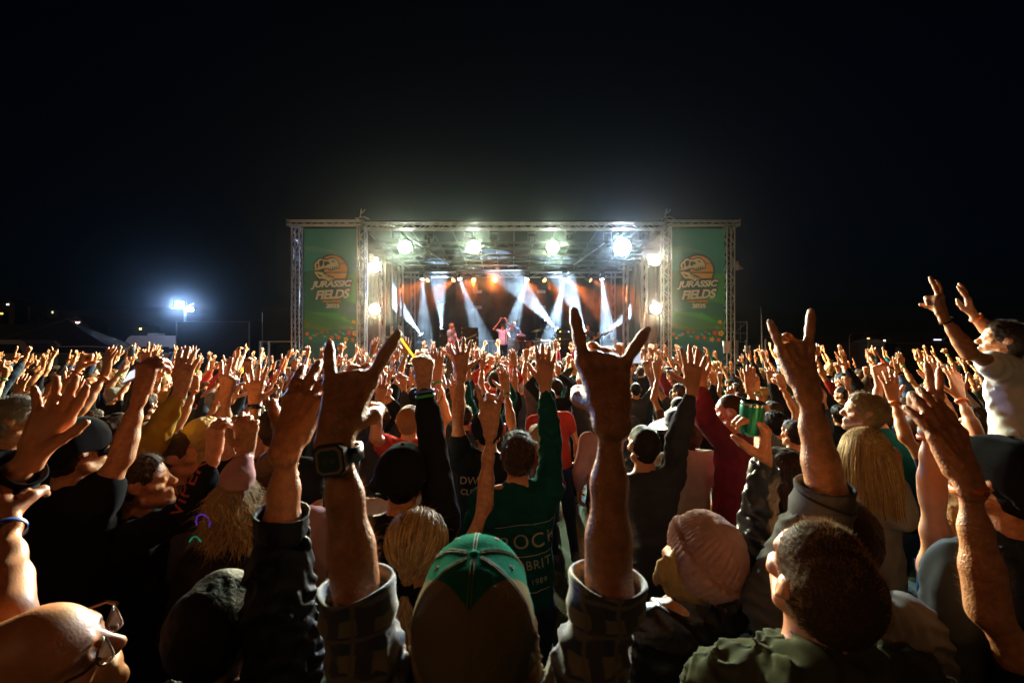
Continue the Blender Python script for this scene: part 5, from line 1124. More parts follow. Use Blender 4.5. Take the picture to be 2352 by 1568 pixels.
# watch on the left wrist
wl = A['L']['loc']; ax = (wl['wr']-wl['el']).normalized(); wc = wl['wr'].lerp(wl['el'], .13); bk = V(0,-1,0); bk = (bk-ax*bk.dot(ax)).normalized(); sd = ax.cross(bk)
wt = MB().lathe([(.0325,-.011),(.036,-.011),(.036,.011),(.0325,.011)], wc, 28, ax).build('wrist_watch', mat('black_resin', (.008,.008,.01), .35), root)
M3 = Matrix((sd, ax, bk)).transposed(); oc = lambda w, h, c_: [(-w+c_,-h),(w-c_,-h),(w,-h+c_),(w,h-c_),(w-c_,h),(-w+c_,h),(-w,h-c_),(-w,-h+c_)]
def octo(w, h, c_, z0, z1, m, nm): 
    P_ = [wc+sd*x+ax*y+bk*z0 for x, y in oc(w, h, c_)]+[wc+sd*x+ax*y+bk*z1 for x, y in oc(w, h, c_)]
    return MB().add(P_, [tuple(range(7,-1,-1)), tuple(range(8,16))]+[(i,(i+1)%8,8+(i+1)%8,8+i) for i in range(8)]).build(nm, m, wt)
octo(.023, .0235, .008, .028, .0415, mat('black_resin', (.008,.008,.01), .35), 'case'); octo(.0195, .020, .007, .0416, .0430, mat('bronze_bezel', (.34,.22,.18), .45, .2), 'bezel'); octo(.0155, .016, .005, .0431, .0437, mat('lcd_face', (.022,.026,.020), .1), 'display')
dg = text_mesh('10:58', .009, 0, .0002, 'CENTER', .0001); q_ = link('digits', dg, mat('lcd_digits', (.10,.11,.06), .3), wt); q_.matrix_local = Matrix.Translation(wc+bk*.0440-ax*.003) @ Matrix((sd, ax, bk)).transposed().to_4x4()
for k in range(5):
    for e in (-1, 1): 
        t = e*(.72+.17*k); p = wc+(bk*math.cos(t)+sd*math.sin(t))*.0362; MB().box(p, (.0016,.0022,.0016), None).build('strap_rib', mat('black_resin', (.008,.008,.01), .35), wt)
# ---- blonde woman with ponytail and slim horned arm
root, A, H = hero('blonde woman with low ponytail raising one slim horned arm', 957, 1256, 1.40, pitch=R(10), roll=R(3), sc=.93, slim=.84, skin=SK[1], shirt=CL['black'], sleeve='short', hair=('crop', HR_['blond']), vox=.0055, seed=8,
    arms={'R': A_(1126, 985, 1.45, 1113, 1158, 1.45, fd=V(-.01,.05,1), g='horns2', hs=1.0)})
c, hr, hf, hu = H[:4]; hb = child(root, 'hair'); rs = np.random.RandomState(2); n = 5200; P = np.zeros((n, 12, 3)); knot = np.array(c-hf*.112-hu*.075-hr*.012)
C_, R_, F_, U_ = np.array(c), np.array(hr), np.array(hf), np.array(hu)
for i in range(n):
    th = rs.uniform(0, 2*math.pi); ph = rs.uniform(0, 1.75); dl = math.sin(ph)*math.cos(th)*R_*.086+math.sin(ph)*math.sin(th)*F_*.104+math.cos(ph)*U_*.104
    if (dl@F_) > .062 and (dl@U_) < .05: dl = dl-F_*.12
    s0 = C_+U_*.024+dl*1.0; nrm = dl/np.linalg.norm(dl)
    for k in range(8):
        t = k/7.; q = s0*(1-t)+knot*t; rel = q-(C_+U_*.024); ln = np.linalg.norm(rel/np.array([1,1,1])); tgt = .104+.004*math.sin(i); q = C_+U_*.024+rel*max(1, (tgt*(1-t**3)+ln*t**3)/max(ln, 1e-5)); P[i, k] = q+rs.normal(size=3)*.0012
    dr = -U_*1.0-F_*.12+rs.normal(size=3)*.10
    for k in range(8, 12): P[i, k] = P[i, k-1]+dr*.045*rs.uniform(.7, 1.1); dr = dr+rs.normal(size=3)*.08
sel = np.random.RandomState(5).permutation(n); strand_paths('hair_strands', P[sel[:1500]], .0011, HS_['blond'], hb); strand_paths('hair_locks', P[sel[1500:2400]], .0017, HS_['sandy'], hb, .7); strand_paths('hair_locks', P[sel[2400:3200]], .0016, hairmat('strand_pale', (.62,.45,.20)), hb, .7)
rs = np.random.RandomState(9); kk = rs.randint(0, n, 260); strands('stray_hair', P[kk, 1], (P[kk, 1]-C_)*10+rs.normal(size=(260,3))*.5, .035, .0003, HS_['blond'], hb, 6, .9, .05, 3)
MB().lathe([(.014,-.012),(.024,-.014),(.028,0),(.024,.014),(.014,.012)], Vector(knot), 16, V(*(-F_*.5-U_))).build('hair_tie', CL['black'], hb)
# ---- teal sweatshirt man
root, A, H = hero('short haired man in teal sweatshirt with lettering, one arm raised', 1190, 1046, 2.0, pitch=R(6), skin=SK[3], shirt=CL['teal'], fold=(.007,.05), sleeve='long', hair=('short', HR_['brown']), vox=.0062, cvox=.009, seed=12, wrink=.008, hair_n=2600, hairm=HS_['brown'], hair_len=.020, hair_rad=.0007,
    arms={'R': A_(1252, 884, 2.08, 1264, 1012, 2.06, fd=V(0,.05,1), g='open', hs=1.06)})
sh = child(root, 'shirt'); nb = H[4]; LET = mat('pale_print', (.30,.32,.24), .8)
for tx, z, sz, x in (('ROCK', -.24, .095, .055), ('GREAT BRITAIN', -.335, .055, .045), ('EST.  1989', -.405, .035, .05)):
    m = lookmtx(nb+V(x,-.6,z), V(1,.0,.12), V(-.12,0,1)); decal(root, text_mesh(tx, sz, 0, .0, 'CENTER', .0004, 1.15), sh, m, V(0,1,0), LET)
for z, L_ in ((-.13, .32), (-.275, .34), (-.44, .26)):
    mb = MB(); n_ = 16; mb.v = [(-L_/2+L_*i/n_, s_*.0022, 0) for i in range(n_+1) for s_ in (-1, 1)]; mb.f = [(2*i, 2*i+2, 2*i+3, 2*i+1) for i in range(n_)]; mb.sm = [False]*n_
    decal(root, mb.mesh('line'), sh, lookmtx(nb+V(.05,-.6,z), V(1,0,.12), V(-.12,0,1)), V(0,1,0), LET, 'print_line')
# ---- black cap man with fist and glow stick
root, A, H = hero('man in plain black cap with curved coloured mark raising a black sleeved fist', 926, 1095, 1.62, pitch=R(4), skin=SK[1], shirt=CL['black'], sleeve='long', hair=('crop', HR_['black']), vox=.0062, seed=15, sc=1.03,
    arms={'R': A_(973, 882, 1.70, 992, 1010, 1.68, fd=V(-.03,.0,1), g='fist', hs=1.0)})
cp = cap(root, H, CL['black'], CL['black'], False, 1.12, vox=.009, brim=True)
c, hr, hf, hu = H[:4]; SW = mat('coloured_mark_green', (.25,.55,.05), .6); SW2 = mat('coloured_mark_orange', (.80,.22,.05), .6)
pts = [c-hf*(.118*math.cos(t))+hr*(.112*math.sin(t))-hu*(.026-.030*(t+.5)) for t in np.linspace(-.95, .25, 12)]
MB().tube(pts[:7], [.0005,.0035,.0035,.003,.003,.0028,.0026], 6).build('curved_mark', SW, cp); MB().tube(pts[6:], [.0026,.0024,.0022,.002,.0016,.0005], 6).build('curved_mark', SW2, cp)
band('wristband', A['R'], .03, mat('blue_band', (.10,.16,.5), .5), root, .006, .008); band('wristband', A['R'], .05, mat('green_band', (.02,.30,.06), .5), root, .006, .008)
gs = empty('glow_stick', px(965, 850, 1.70), 0, 'long yellow glow stick held in the black sleeved fist', 'glow stick'); a = V(0,0,0); b_ = px(918, 774, 1.70)-gs.location
MB().tube([b_*-.35, b_*.4+V(.006,0,.004), b_], .0052, 8).build('tube', emat('yellow_glow', (1,.72,.05), 1.6), gs); MB().tube([b_*.97, b_*1.03], .0062, 8).build('end_cap', mat('clear_cap', (.6,.5,.2), .3), gs)
# ---- red tee man
root, A, H = hero('man in red T-shirt with cropped ginger hair, both arms bent up', 940, 968, 2.85, pitch=R(5), skin=SK[3], shirt=CL['red'], sleeve='short', hair=('crop', HR_['ginger']), vox=.007, seed=21, hair_n=1500, hairm=HS_['ginger'], hair_len=.012, hair_rad=.0009,
    arms={'R': A_(1004, 868, 2.80, 1024, 960, 2.8, fd=V(-.02,0,1), g='flat'), 'L': A_(872, 925, 2.75, 862, 1005, 2.7, fd=V(.1,.1,1), g='ok')})
band('wristband', A['R'], .03, mat('green_band', (.02,.30,.06), .5), root)
# ---- black tee with letters
root, A, H = hero('person in black lettered T-shirt raising one bare arm with spread fingers', 1120, 985, 2.35, pitch=R(5), skin=SK[2], shirt=CL['black'], sleeve='short', hair=('crop', HR_['black']), vox=.0065, seed=24,
    arms={'L': A_(1060, 858, 2.35, 1051, 960, 2.33, fd=V(-.02,.05,1), g='spread', hs=1.05)})
cap(root, H, CL['black'], CL['black'], False, 1.05, vox=.01); sh = child(root, 'shirt'); nb = H[4]
for tx, z, sz, x in (('DW', -.12, .06, -.10), ('CLES', -.18, .045, -.10)): decal(root, text_mesh(tx, sz, .1, .0, 'CENTER', .0004), sh, lookmtx(nb+V(x,-.6,z), V(1,0,.05), V(0,0,1)), V(0,1,0), mat('tan_print', (.35,.24,.14), .8))
for e in (-1, 1): MB().lathe([(0,.012),(.030,.010),(.036,-.006),(.028,-.014)], H[0]+H[1]*e*.094, 16, H[1]*e).build('ear_cup', mat('red_ear_cup', (.55,.04,.04), .35), root)
# ---- dark shell jacket with big hand, left
root, A, H = hero('person in black shell jacket with gathered cuff raising an open hand', 500, 1440, .92, pitch=R(4), skin=SK[2], shirt=SHELL, fold=(.007,.07), sleeve='cuff', hair=('crop', HR_['black']), vox=.0048, cvox=.0068, seed=31, sc=1.03, wrink=.020, loose=.022, hood=True, wmul=1.3,
    arms={'R': dict(A_(660, 1022, .86, 642, 1290, .88, fd=V(.08,.75,1), palm=V(.05,1,-.05), g='open', hs=1.10, th=1.05), sleeve=.435)})
cuff(root, A['R'], .455, SHELL, .040, .003, .005, .002, 'gathered_cuff', 5, .0016)
# ---- far left hand
root, A, H = hero('person in black coat at far left edge reaching out an open hand', -150, 1290, 1.12, yaw=R(-20), pitch=R(5), skin=SK[3], shirt=CL['black'], sleeve='long', hair=('mop', HR_['black']), vox=.0055, cvox=.009, seed=34, wrink=.012, loose=.020,
    arms={'R': dict(A_(76, 1046, 1.08, -30, 1150, 1.08, fd=V(.22,.22,.80), palm=V(.25,-1,.0), g='open', hs=1.10, th=1.05), sleeve=.47)})
cuff(root, A['R'], .485, CL['black'], .05, .008, .006, .006, 'cuff', 2)
# ---- bald man with glasses
root, A, H = hero('bald man with brown framed glasses at the bottom left corner', 88, 1530, .74, yaw=R(-64), pitch=R(16), roll=R(16), skin=SK[3], shirt=CL['charcoal'], sleeve='short', hair=('bald', None), vox=.0045, cvox=.009, seed=37, sc=1.05,
    arms={'L': A_(20, 1205, 1.0, 24, 1400, .85, fd=V(-1,.5,.5), g='fist', th=1.0)})
band('wristband', A['L'], .02, mat('blue_ribbon', (.03,.09,.40), .4), root, .007)
c, hr, hf, hu = H[:4]; q = lambda x, y, z: c+(hr*x+hf*y+hu*z)*1.05; TORT = mat('tortoise_frame', (.09,.03,.012), .18, var=.6, vscale=60)
g = empty('glasses', (0,0,0)); g.parent = root
for e in (-1, 1):
    MB().tube([q(e*.036+.027*math.cos(t), .108-.010*abs(math.cos(t)), .004+.020*math.sin(t)) for t in np.linspace(0, 6.28, 22)], .0022, 6).build('rim', TORT, g)
    MB().tube([q(e*.062,.104,.012), q(e*.080,.085,.013), q(e*.087,.02,.013), q(e*.088,-.012,.012), q(e*.086,-.028,-.012)], [.0034,.003,.0026,.0026,.0024], 8).build('temple', TORT, g)
    MB().add([q(e*.036+.025*math.cos(t), .108-.010*abs(math.cos(t)), .004+.018*math.sin(t)) for t in np.linspace(0, 6.28, 18)[:-1]], [tuple(range(17))]).build('spectacle_lens', mat('amber_lens', (.10,.03,.01), .05, alpha=.35), g)
MB().tube([q(-.010,.112,.008), q(0,.116,.010), q(.010,.112,.008)], .0022, 6).build('bridge', TORT, g)
# ---- young man in profile with lettered sleeve, and man behind him
root, A, H = hero('young man in black jacket, faded sides and curly top, seen in profile', 326, 1112, 1.66, yaw=R(-58), pitch=R(12), skin=SK[2], shirt=CL['black'], sleeve='long', hair=('fade', HR_['dark']), vox=.0055, cvox=.008, seed=41, wrink=.010, hair_n=2600, hairm=HS_['brown'], hair_len=.026, hair_rad=.0007, hcurl=1.1,
    arms={'R': A_(489, 1048, 1.55, 446, 1170, 1.48, fd=V(-.12,.3,.9), palm=V(.3,.9,-.1), g='claw')})
sh = child(root, 'shirt'); a = A['R']['loc']; mid = a['el'].lerp(a['wr'], .45); axx = (a['wr']-a['el']).normalized(); fd_ = V(.10,1,-.08).normalized()
decal(root, text_mesh('VIPER', .075, .1, .0, 'CENTER', .0004), sh, lookmtx(mid-V(0,.5,0), axx, (V(0,-1,0).cross(axx)).normalized()), V(0,1,0), mat('red_outline_print', (.42,.05,.04), .7))
root, A, H = hero('short haired man in profile behind the lettered sleeve, grey top', 405, 1050, 1.95, yaw=R(-55), pitch=R(10), skin=SK[3], shirt=CL['grey'], sleeve='long', hair=('crop', HR_['brown']), vox=.0065, seed=44, hair_n=1800, hairm=HS_['brown'], hair_len=.016, hair_rad=.0008)
# ---- mustard sleeve
root, A, H = hero('person in mustard yellow sweatshirt with right arm stretched up', 262, 1010, 1.85, yaw=R(-18), pitch=R(5), skin=SK[1], shirt=CL['mustard'], sleeve='long', hair=('short', HR_['brown']), vox=.0065, seed=47, wrink=.009,
    arms={'R': A_(414, 897, 1.86, 352, 1010, 1.86, fd=V(.10,.1,1), g='open')})
# ---- bare arm with phone
root, A, H = hero('person in black T-shirt and cap filming with a bare arm, left', 172, 1035, 1.52, yaw=R(-20), pitch=R(5), skin=SK[2], shirt=CL['black'], sleeve='short', hair=('crop', HR_['dark']), vox=.006, seed=50,
    arms={'R': A_(322, 905, 1.52, 278, 1050, 1.48, fd=V(.12,.15,1), palm=V(.25,.9,.1), g='hold', hs=1.05)})
cap(root, H, CL['black'], CL['black'], False, 1.05, vox=.01)
ph = empty('mobile_phone', px(330, 851, 1.56), 0, 'glowing white mobile phone held flat above the left crowd', 'phone'); Rm = Matrix.Rotation(R(-24), 3, 'Y') @ Matrix.Rotation(R(-52), 3, 'X')
MB().bevbox((0,0,0), (.145,.008,.072), .003, Rm).build('body', mat('white_phone', (.6,.6,.65), .25), ph); MB().box(Rm @ V(0,-.0048,0), (.138,.0012,.066), Rm).build('screen', emat('phone_screen', (.85,.85,1.0), 1.1), ph)
# ---- blonde girl with purple ring
root, A, H = hero('girl with tied wavy blonde hair and purple glowing ring', 543, 1168, 1.52, yaw=R(-10), pitch=R(4), sc=.95, slim=.86, skin=SK[1], shirt=fabric('dark_lace', (.03,.022,.016), .8, .9, 60, .6), sleeve='long', hair=('bob', HR_['sandy']), vox=.0065, seed=53, hair_n=1800, hairm=HS_['blond'], hair_len=.06, hair_rad=.0008, hcurl=.5, hcomb=V(0,-.25,-1.8))
c, hr, hf, hu = H[:4]; MB().tube([c-hf*.118+hr*(.028*math.cos(t)-.03)+hu*(.028*math.sin(t)+.002) for t in np.linspace(-.6, 3.6, 18)], .0022, 6).build('glow_ring', emat('purple_glow', (.25,.08,1.0), .30), root)
MB().tube([c-hf*.09-hr*.12+hu*(-.09)+hr*t*.05+hu*.022*math.sin(t*3) for t in np.linspace(0, 1, 8)], .0022, 6).build('glow_band', emat('green_glow', (.05,.9,.45), .22), root)
# ---- beanie woman with tumbler
root, A, H = hero('woman in dusty pink ribbed beanie and black leather jacket', 1608, 1272, 1.20, yaw=R(6), pitch=R(26), roll=R(30), sc=.96, slim=.9, skin=SK[1], shirt=LEATHER, fold=(.0055,.045), sleeve='cuff', hair=('bob', HR_['blond']), vox=.0055, cvox=.0075, seed=57, wrink=.016, wmul=1.5, loose=.012,
    arms={'R': dict(A_(1756, 1062, 1.20, 1736, 1232, 1.22, fd=V(-.02,.05,1), palm=V(-1,.25,.0), g='hold', hs=1.08), sleeve=.50)})
c, hr, hf, hu = H[:4]; q = lambda x, y, z: c+(hr*x+hf*y+hu*z)*.96; b = Blob(); b.cap(q(0,-.026,.032), q(0,.020,.032), .101, .095, 2, hr, .95); b.cap(q(0,-.03,.06), q(0,-.02,.085), .075, .06, 2); b.cap(q(0,-.034,.02), q(0,-.03,.0), .098, .094, 2, hr, .95)
b.cap(q(-.15,0,-.085), q(.15,0,-.085), .07, None, 2, neg=True); b.cap(q(0,.14,-.06), q(0,-.2,-.135), .075, None, 2, neg=True); b.ball(q(.03,-.065,.155), .030, 2, neg=True)
C_, R_, F_, U_ = [np.array(v) for v in (c, hr, hf, hu)]
def rib(Pp):
    rel = Pp-C_; x, y, z = rel@R_, rel@F_, rel@U_; an = np.arctan2(y, x); fold = np.where(z < .024, -.012, 0)+.004*np.exp(-((z-.026)/.004)**2)
    return (.0030*np.sin(an*42)*np.clip((.13-z)/.05, .15, 1)+fold+.0012*np.sin(z*300)).astype(np.float32)
bn = link('beanie', b.mesh('beanie', .0042, rib, .012), fabric('pink_rib_knit', (.40,.22,.18), .95, .6, 380, .15, .15), root)
v, nn = verts_of(bn.data); k = np.random.RandomState(1).randint(0, len(v), 5000); strands('wool_fuzz', v[k], nn[k], .0035, .00012, hairmat('wool', (.6,.42,.36)), bn, 3, 1.2, 0, 1)
cuff(root, A['R'], .515, LEATHER, .05, .004, .004, .003, 'cuff', 7)
tu = empty('tumbler', px(1722, 962, 1.205), 0, 'shiny green insulated tumbler held up in the right crowd', 'tumbler'); axt = V(.06,-.10,1).normalized()
MB().lathe([(0,0),(.026,0),(.029,.01),(.034,.075),(.034,.095),(.033,.098)], (0,0,-.045), 28, axt).build('body', mat('green_steel', (.03,.26,.13), .28, .85), tu); MB().lathe([(.033,.098),(.030,.100),(.028,.094),(0,.094)], (0,0,-.045), 28, axt).build('lid', mat('smoked_lid', (.03,.035,.035), .15), tu); MB().lathe([(.0345,.088),(.0352,.092),(.0345,.096)], (0,0,-.045), 28, axt).build('rim', CHROME, tu)
# ---- man with tousled hair, olive jacket
root, A, H = hero('man with short tousled fair hair in olive hooded jacket, looking up', 1882, 1335, .80, yaw=R(0), pitch=R(34), roll=R(-2), skin=SK[3], shirt=CL['olive'], sleeve='long', hair=('crop', HR_['brown']), vox=.0042, cvox=.0060, seed=61, sc=1.04, wrink=.018, loose=.016, hood=True, wmul=1.5, hair_n=9000, hairm=hairmat('strand_golden', (.42,.23,.085)), hair_len=.012, hair_rad=.0003, hcurl=.35, hcomb=V(-.3,.5,.9), fold=(.010, .05))

c, hr, hf, hu = H[:4]; nb = H[4]
for e in (-1, 1): MB().tube([nb+V(e*.10,-.055,.035), nb+V(e*.085,-.09,.02), nb+V(e*.03,-.108,.025), nb+V(0,-.11,.03)], .004, 6).build('hood_seam', mat('olive_dark', (.05,.05,.03), .9), root)
# ---- horned arm with rolled grey sleeve
root, A, H = hero('person with rolled grey sleeve raising a horned hand at right', 1912, 1232, 1.08, pitch=R(4), skin=SK[1], shirt=CL['grey'], sleeve='rolled', fold=(.010,.04), hair=('short', HR_['dark']), vox=.0048, cvox=.0065, seed=65, wrink=.010, loose=.016, wmul=1.5, sc=1.04,
    arms={'L': A_(1852, 888, .98, 1900, 1138, .98, fd=V(-.02,.45,1), g='horns2', hs=1.02, th=1.05)})
cuff(root, A['L'], (A['L']['el']-A['L']['sh']).length+.03, CL['grey'], .05, .010, .006, .005, 'rolled_cuff', 9); cuff(root, A['L'], (A['L']['el']-A['L']['sh']).length-.005, CL['grey'], .05, .014, .006, .004, 'rolled_cuff', 10)
# ---- right foreground hand
root, A, H = hero('person at right edge with orange wristband holding up a flat left hand', 2530, 1450, .98, yaw=R(10), pitch=R(4), skin=SK[2], shirt=CL['navy'], sleeve='short', hair=('short', HR_['dark']), vox=.0048, cvox=.010, seed=68, sc=1.04,
    arms={'L': A_(2222, 1102, .95, 2272, 1400, .93, fd=V(-.02,.5,1), palm=V(-.1,1,-.1), g='flat', hs=1.12, th=1.05)})
bw = band('wristband', A['L'], .022, mat('orange_band', (.80,.16,.015), .5), root, .008); a = A['L']['loc']; axx = (a['wr']-a['el']).normalized(); fuzz(root, child(root, 'body'), A['L'], 900, 7, AH, .012)
sd = V(1,0,0); decal(root, text_mesh('GNS', .014, 0, .0, 'CENTER', .0001), bw, lookmtx(a['wr']-axx*.022+V(.012,-.4,-.005), V(1,.0,-.1), axx), V(0,1,0), mat('dark_band_print', (.10,.02,.01), .6))
# ---- polo shirt with black cap
root, A, H = hero('person in slate polo shirt and black cap at the right', 2306, 1105, 1.14, yaw=R(12), pitch=R(5), skin=SK[2], shirt=CL['slate'], sleeve='half', hair=('crop', HR_['black']), vox=.006, cvox=.008, seed=71, wrink=.012, loose=.018, sc=1.04)
cap(root, H, CL['black'], CL['black'], False, 1.06, vox=.009, brim=False)
# ---- arm with white watch strap, right
root, A, H = hero('person raising a bare arm with white strap and orange band, right', 2222, 1178, 1.36, yaw=R(12), skin=SK[3], shirt=CL['black'], sleeve='none', hair=('long', HR_['sandy']), vox=.006, seed=74, sc=.98,
    arms={'L': A_(2136, 980, 1.30, 2142, 1150, 1.30, fd=V(.02,.05,1), g='peace', hs=1.02)})
band('wristband', A['L'], .012, CL['white'], root, .009); band('wristband', A['L'], .034, mat('orange_band', (.80,.16,.015), .5), root, .007, .003)
# ---- maroon man, grey sleeved man, hat, blond hair, profiles
hero('balding man in maroon sweatshirt seen in profile with arm raised', 1682, 948, 2.55, yaw=R(48), pitch=R(8), skin=SK[3], shirt=CL['maroon'], sleeve='long', hair=('buzz', HR_['brown']), vox=.0068, cvox=.010, seed=77, wrink=.008, sc=1.04, arms={'L': A_(1612, 880, 2.3, 1618, 960, 2.25, fd=V(-.15,.3,1), g='open')})
root, A, H = hero('man in charcoal long sleeve stretching a wide spread hand up', 1478, 1024, 2.18, yaw=R(8), pitch=R(4), skin=SK[3], shirt=CL['charcoal'], sleeve='long', hair=('buzz', HR_['dark']), vox=.0062, cvox=.009, seed=80, wrink=.008, hair_n=1800, hairm=HS_['dark'], hair_len=.007, hair_rad=.0008, arms={'R': A_(1590, 893, 2.12, 1556, 1010, 2.12, fd=V(.04,.05,1), g='spread', hs=1.12)})
root, A, H = hero('person in wide brimmed black hat and cream T-shirt', 1566, 985, 2.82, yaw=R(15), pitch=R(-6), roll=R(-14), skin=SK[1], shirt=CL['cream'], sleeve='short', hair=('bob', HR_['brown']), vox=.0075, seed=83, wrink=.008)
c, hr, hf, hu = H[:4]; FELT = mat('black_felt', (.010,.010,.011), .6, sheen=.3)
pr = [(.0,.145),(.05,.148),(.082,.135),(.094,.09),(.098,.045),(.12,.040),(.17,.044),(.215,.058),(.216,.062),(.17,.049),(.10,.046)]; MB().lathe(pr, c, 36, hu).build('felt_hat', FELT, root)
MB().lathe([(.0985,.046),(.1000,.050),(.099,.068),(.097,.072)], c, 36, hu).build('hat_band', LEATHER, root)
root, A, H = hero('woman with long loose blonde hair and pale sleeves, right', 1988, 1045, 1.92, yaw=R(10), sc=.95, slim=.88, skin=SK[1], shirt=CL['white'], sleeve='long', hair=('long', HR_['blond']), vox=.0068, seed=86, arms={'R': A_(2060, 1085, 1.85, 2075, 1190, 1.8, fd=V(0,.3,1), g='relax')})
c, hr, hf, hu = [np.array(v) for v in H[:4]]; rs = np.random.RandomState(3); n = 3600; P = np.zeros((n, 10, 3))
for i in range(n):
    th = rs.uniform(-2.4, 2.4); ph = rs.uniform(.1, 1.4); dl = math.sin(ph)*math.sin(th)*hr*.092-math.sin(ph)*math.cos(th)*hf*.108+math.cos(ph)*hu*.112; p = c+hu*.024+dl; dr = dl*np.array([1,1,1])*4; dr = dr-hu*.5; amp = rs.uniform(.2, .5); f0 = rs.uniform(0, 6)
    for k in range(10):
        P[i, k] = p; d2 = -hu+dl*(2.4-.9*k*.2)+hr*amp*.35*math.sin(k*1.1+f0)-hf*.08; p = p+d2/np.linalg.norm(d2)*.034*(1 if ph > .5 else 1.15)
sel = np.random.RandomState(5).permutation(n); hb = child(root, 'hair'); strand_paths('hair_strands', P[sel[:1200]], .0012, HS_['blond'], hb); strand_paths('hair_locks', P[sel[1200:2100]], .0020, HS_['sandy'], hb, .5); strand_paths('hair_locks', P[sel[2100:2900]], .0019, hairmat('strand_pale', (.62,.45,.20)), hb, .5)
hero('fair haired man in profile looking left behind the blonde woman', 1986, 948, 2.35, yaw=R(55), pitch=R(8), skin=SK[0], shirt=CL['black'], sleeve='short', hair=('short', HR_['sandy']), vox=.0068, seed=89, hair_n=1500, hairm=HS_['sandy'], hair_len=.02, hair_rad=.0008)
hero('person with shiny brown bobbed hair right of the leather sleeve', 1796, 1082, 1.98, yaw=R(8), sc=.95, skin=SK[1], shirt=CL['black'], sleeve='long', hair=('bob', HR_['brown']), vox=.008, seed=92, hair_n=2200, hairm=HS_['brown'], hair_len=.10, hair_rad=.0006, hcurl=.2, hcomb=V(0,-.2,-1.6))
hero('grey haired man with glint of glasses at the far left edge', 38, 965, 2.0, yaw=R(-48), pitch=R(5), skin=SK[0], shirt=CL['grey'], sleeve='long', hair=('short', HR_['grey']), vox=.007, seed=95, hair_n=1500, hairm=HS_['grey'], hair_len=.025, hair_rad=.0007)
# ---- more raised arms near left
root, A, H = hero('person left of centre with one bare raised arm making a flat hand', 470, 1010, 2.05, skin=SK[2], shirt=CL['black'], sleeve='short', hair=('long', HR_['blond']), vox=.007, seed=98, sc=.97, arms={'R': A_(519, 912, 2.02, 517, 1030, 2.0, fd=V(0,.15,1), g='peace')})
root, A, H = hero('person with dark watch raising an open left palm beside the jacket hand', 636, 985, 2.2, skin=SK[1], shirt=CL['black'], sleeve='short', hair=('short', HR_['dark']), vox=.007, seed=101, arms={'L': A_(585, 925, 2.15, 583, 1035, 2.12, fd=V(.0,.05,1), g='spread')})
band('wrist_watch', A['L'], .02, BLACKG, root, .012, .002, .003)
root, A, H = hero('person in dusty pink sleeves holding bent hands up, left of centre', 640, 1085, 1.75, skin=SK[1], shirt=CL['pink'], sleeve='long', hair=('short', HR_['brown']), vox=.007, seed=104, sc=.95, arms={'L': A_(565, 1035, 1.55, 545, 1095, 1.5, fd=V(-.05,.1,1), palm=V(.4,-.8,0), g='claw')})
# ---- rider on shoulders, right
root, A, H = hero('man in white T-shirt riding on shoulders with both arms reaching left', 2306, 785, 2.42, yaw=R(42), pitch=R(14), skin=SK[1], shirt=fabric('bright_white_cotton', (.80,.76,.76)), sleeve='short', hair=('short', HR_['dark']), vox=.0058, cvox=.009, seed=107, sit=True, wrink=.010, loose=.018, lean=(.02, .04), hair_n=1800, hairm=HS_['dark'], hair_len=.02, hair_rad=.0008, sc=1.04,
    arms={'L': A_(2166, 726, 2.22, 2226, 810, 2.22, fd=V(-.14,.12,1), palm=V(-.4,.8,0), g='peace', hs=1.05), 'R': A_(2236, 724, 2.52, 2284, 768, 2.50, fd=V(-.22,.1,1), palm=V(-.6,.7,0), g='flat')})
band('wristband', A['R'], .02, mat('orange_band', (.80,.16,.015), .5), root); band('wristband', A['L'], .03, CL['black'], root, .004)
pel = H[5]; r, f, u = frame(R(42)); b = Blob()
for e in (-1, 1): b.cap(pel+u*.02+r*e*.07, pel+r*e*.13+f*.30+u*.02, .10, .085, 0); b.cap(pel+r*e*.13+f*.30+u*.02, pel+r*e*.12+f*.36-u*.40, .075, .055, 0); b.cap(pel+r*e*.12+f*.36-u*.43, pel+r*e*.12+f*.48-u*.46, .04, .035, 0)
b.cap(pel-r*.06+u*.03, pel+r*.06+u*.03, .11, None, 0); link('trousers', b.mesh('trousers', .016, wrinkle(.006, 1, 4), .01), CL['black'], root)
RID = (root.location.x, root.location.y, pel.z)
hc = Vector((root.location.x, root.location.y, 0))+f*.06; hz = pel.z+.03
person('person carrying the white shirted man on the shoulders', (hc.x+f.x*.06, hc.y+f.y*.06, hz-.02), yaw=R(42), skin=SK[3], shirt=CL['charcoal'], sleeve='short', pants=CL['navy'], hair=('crop', HR_['ginger']), vox=.008, seed=110, sc=.97, group='people close to the camera'); HERO_XY.append((hc.x, hc.y))

px = px0
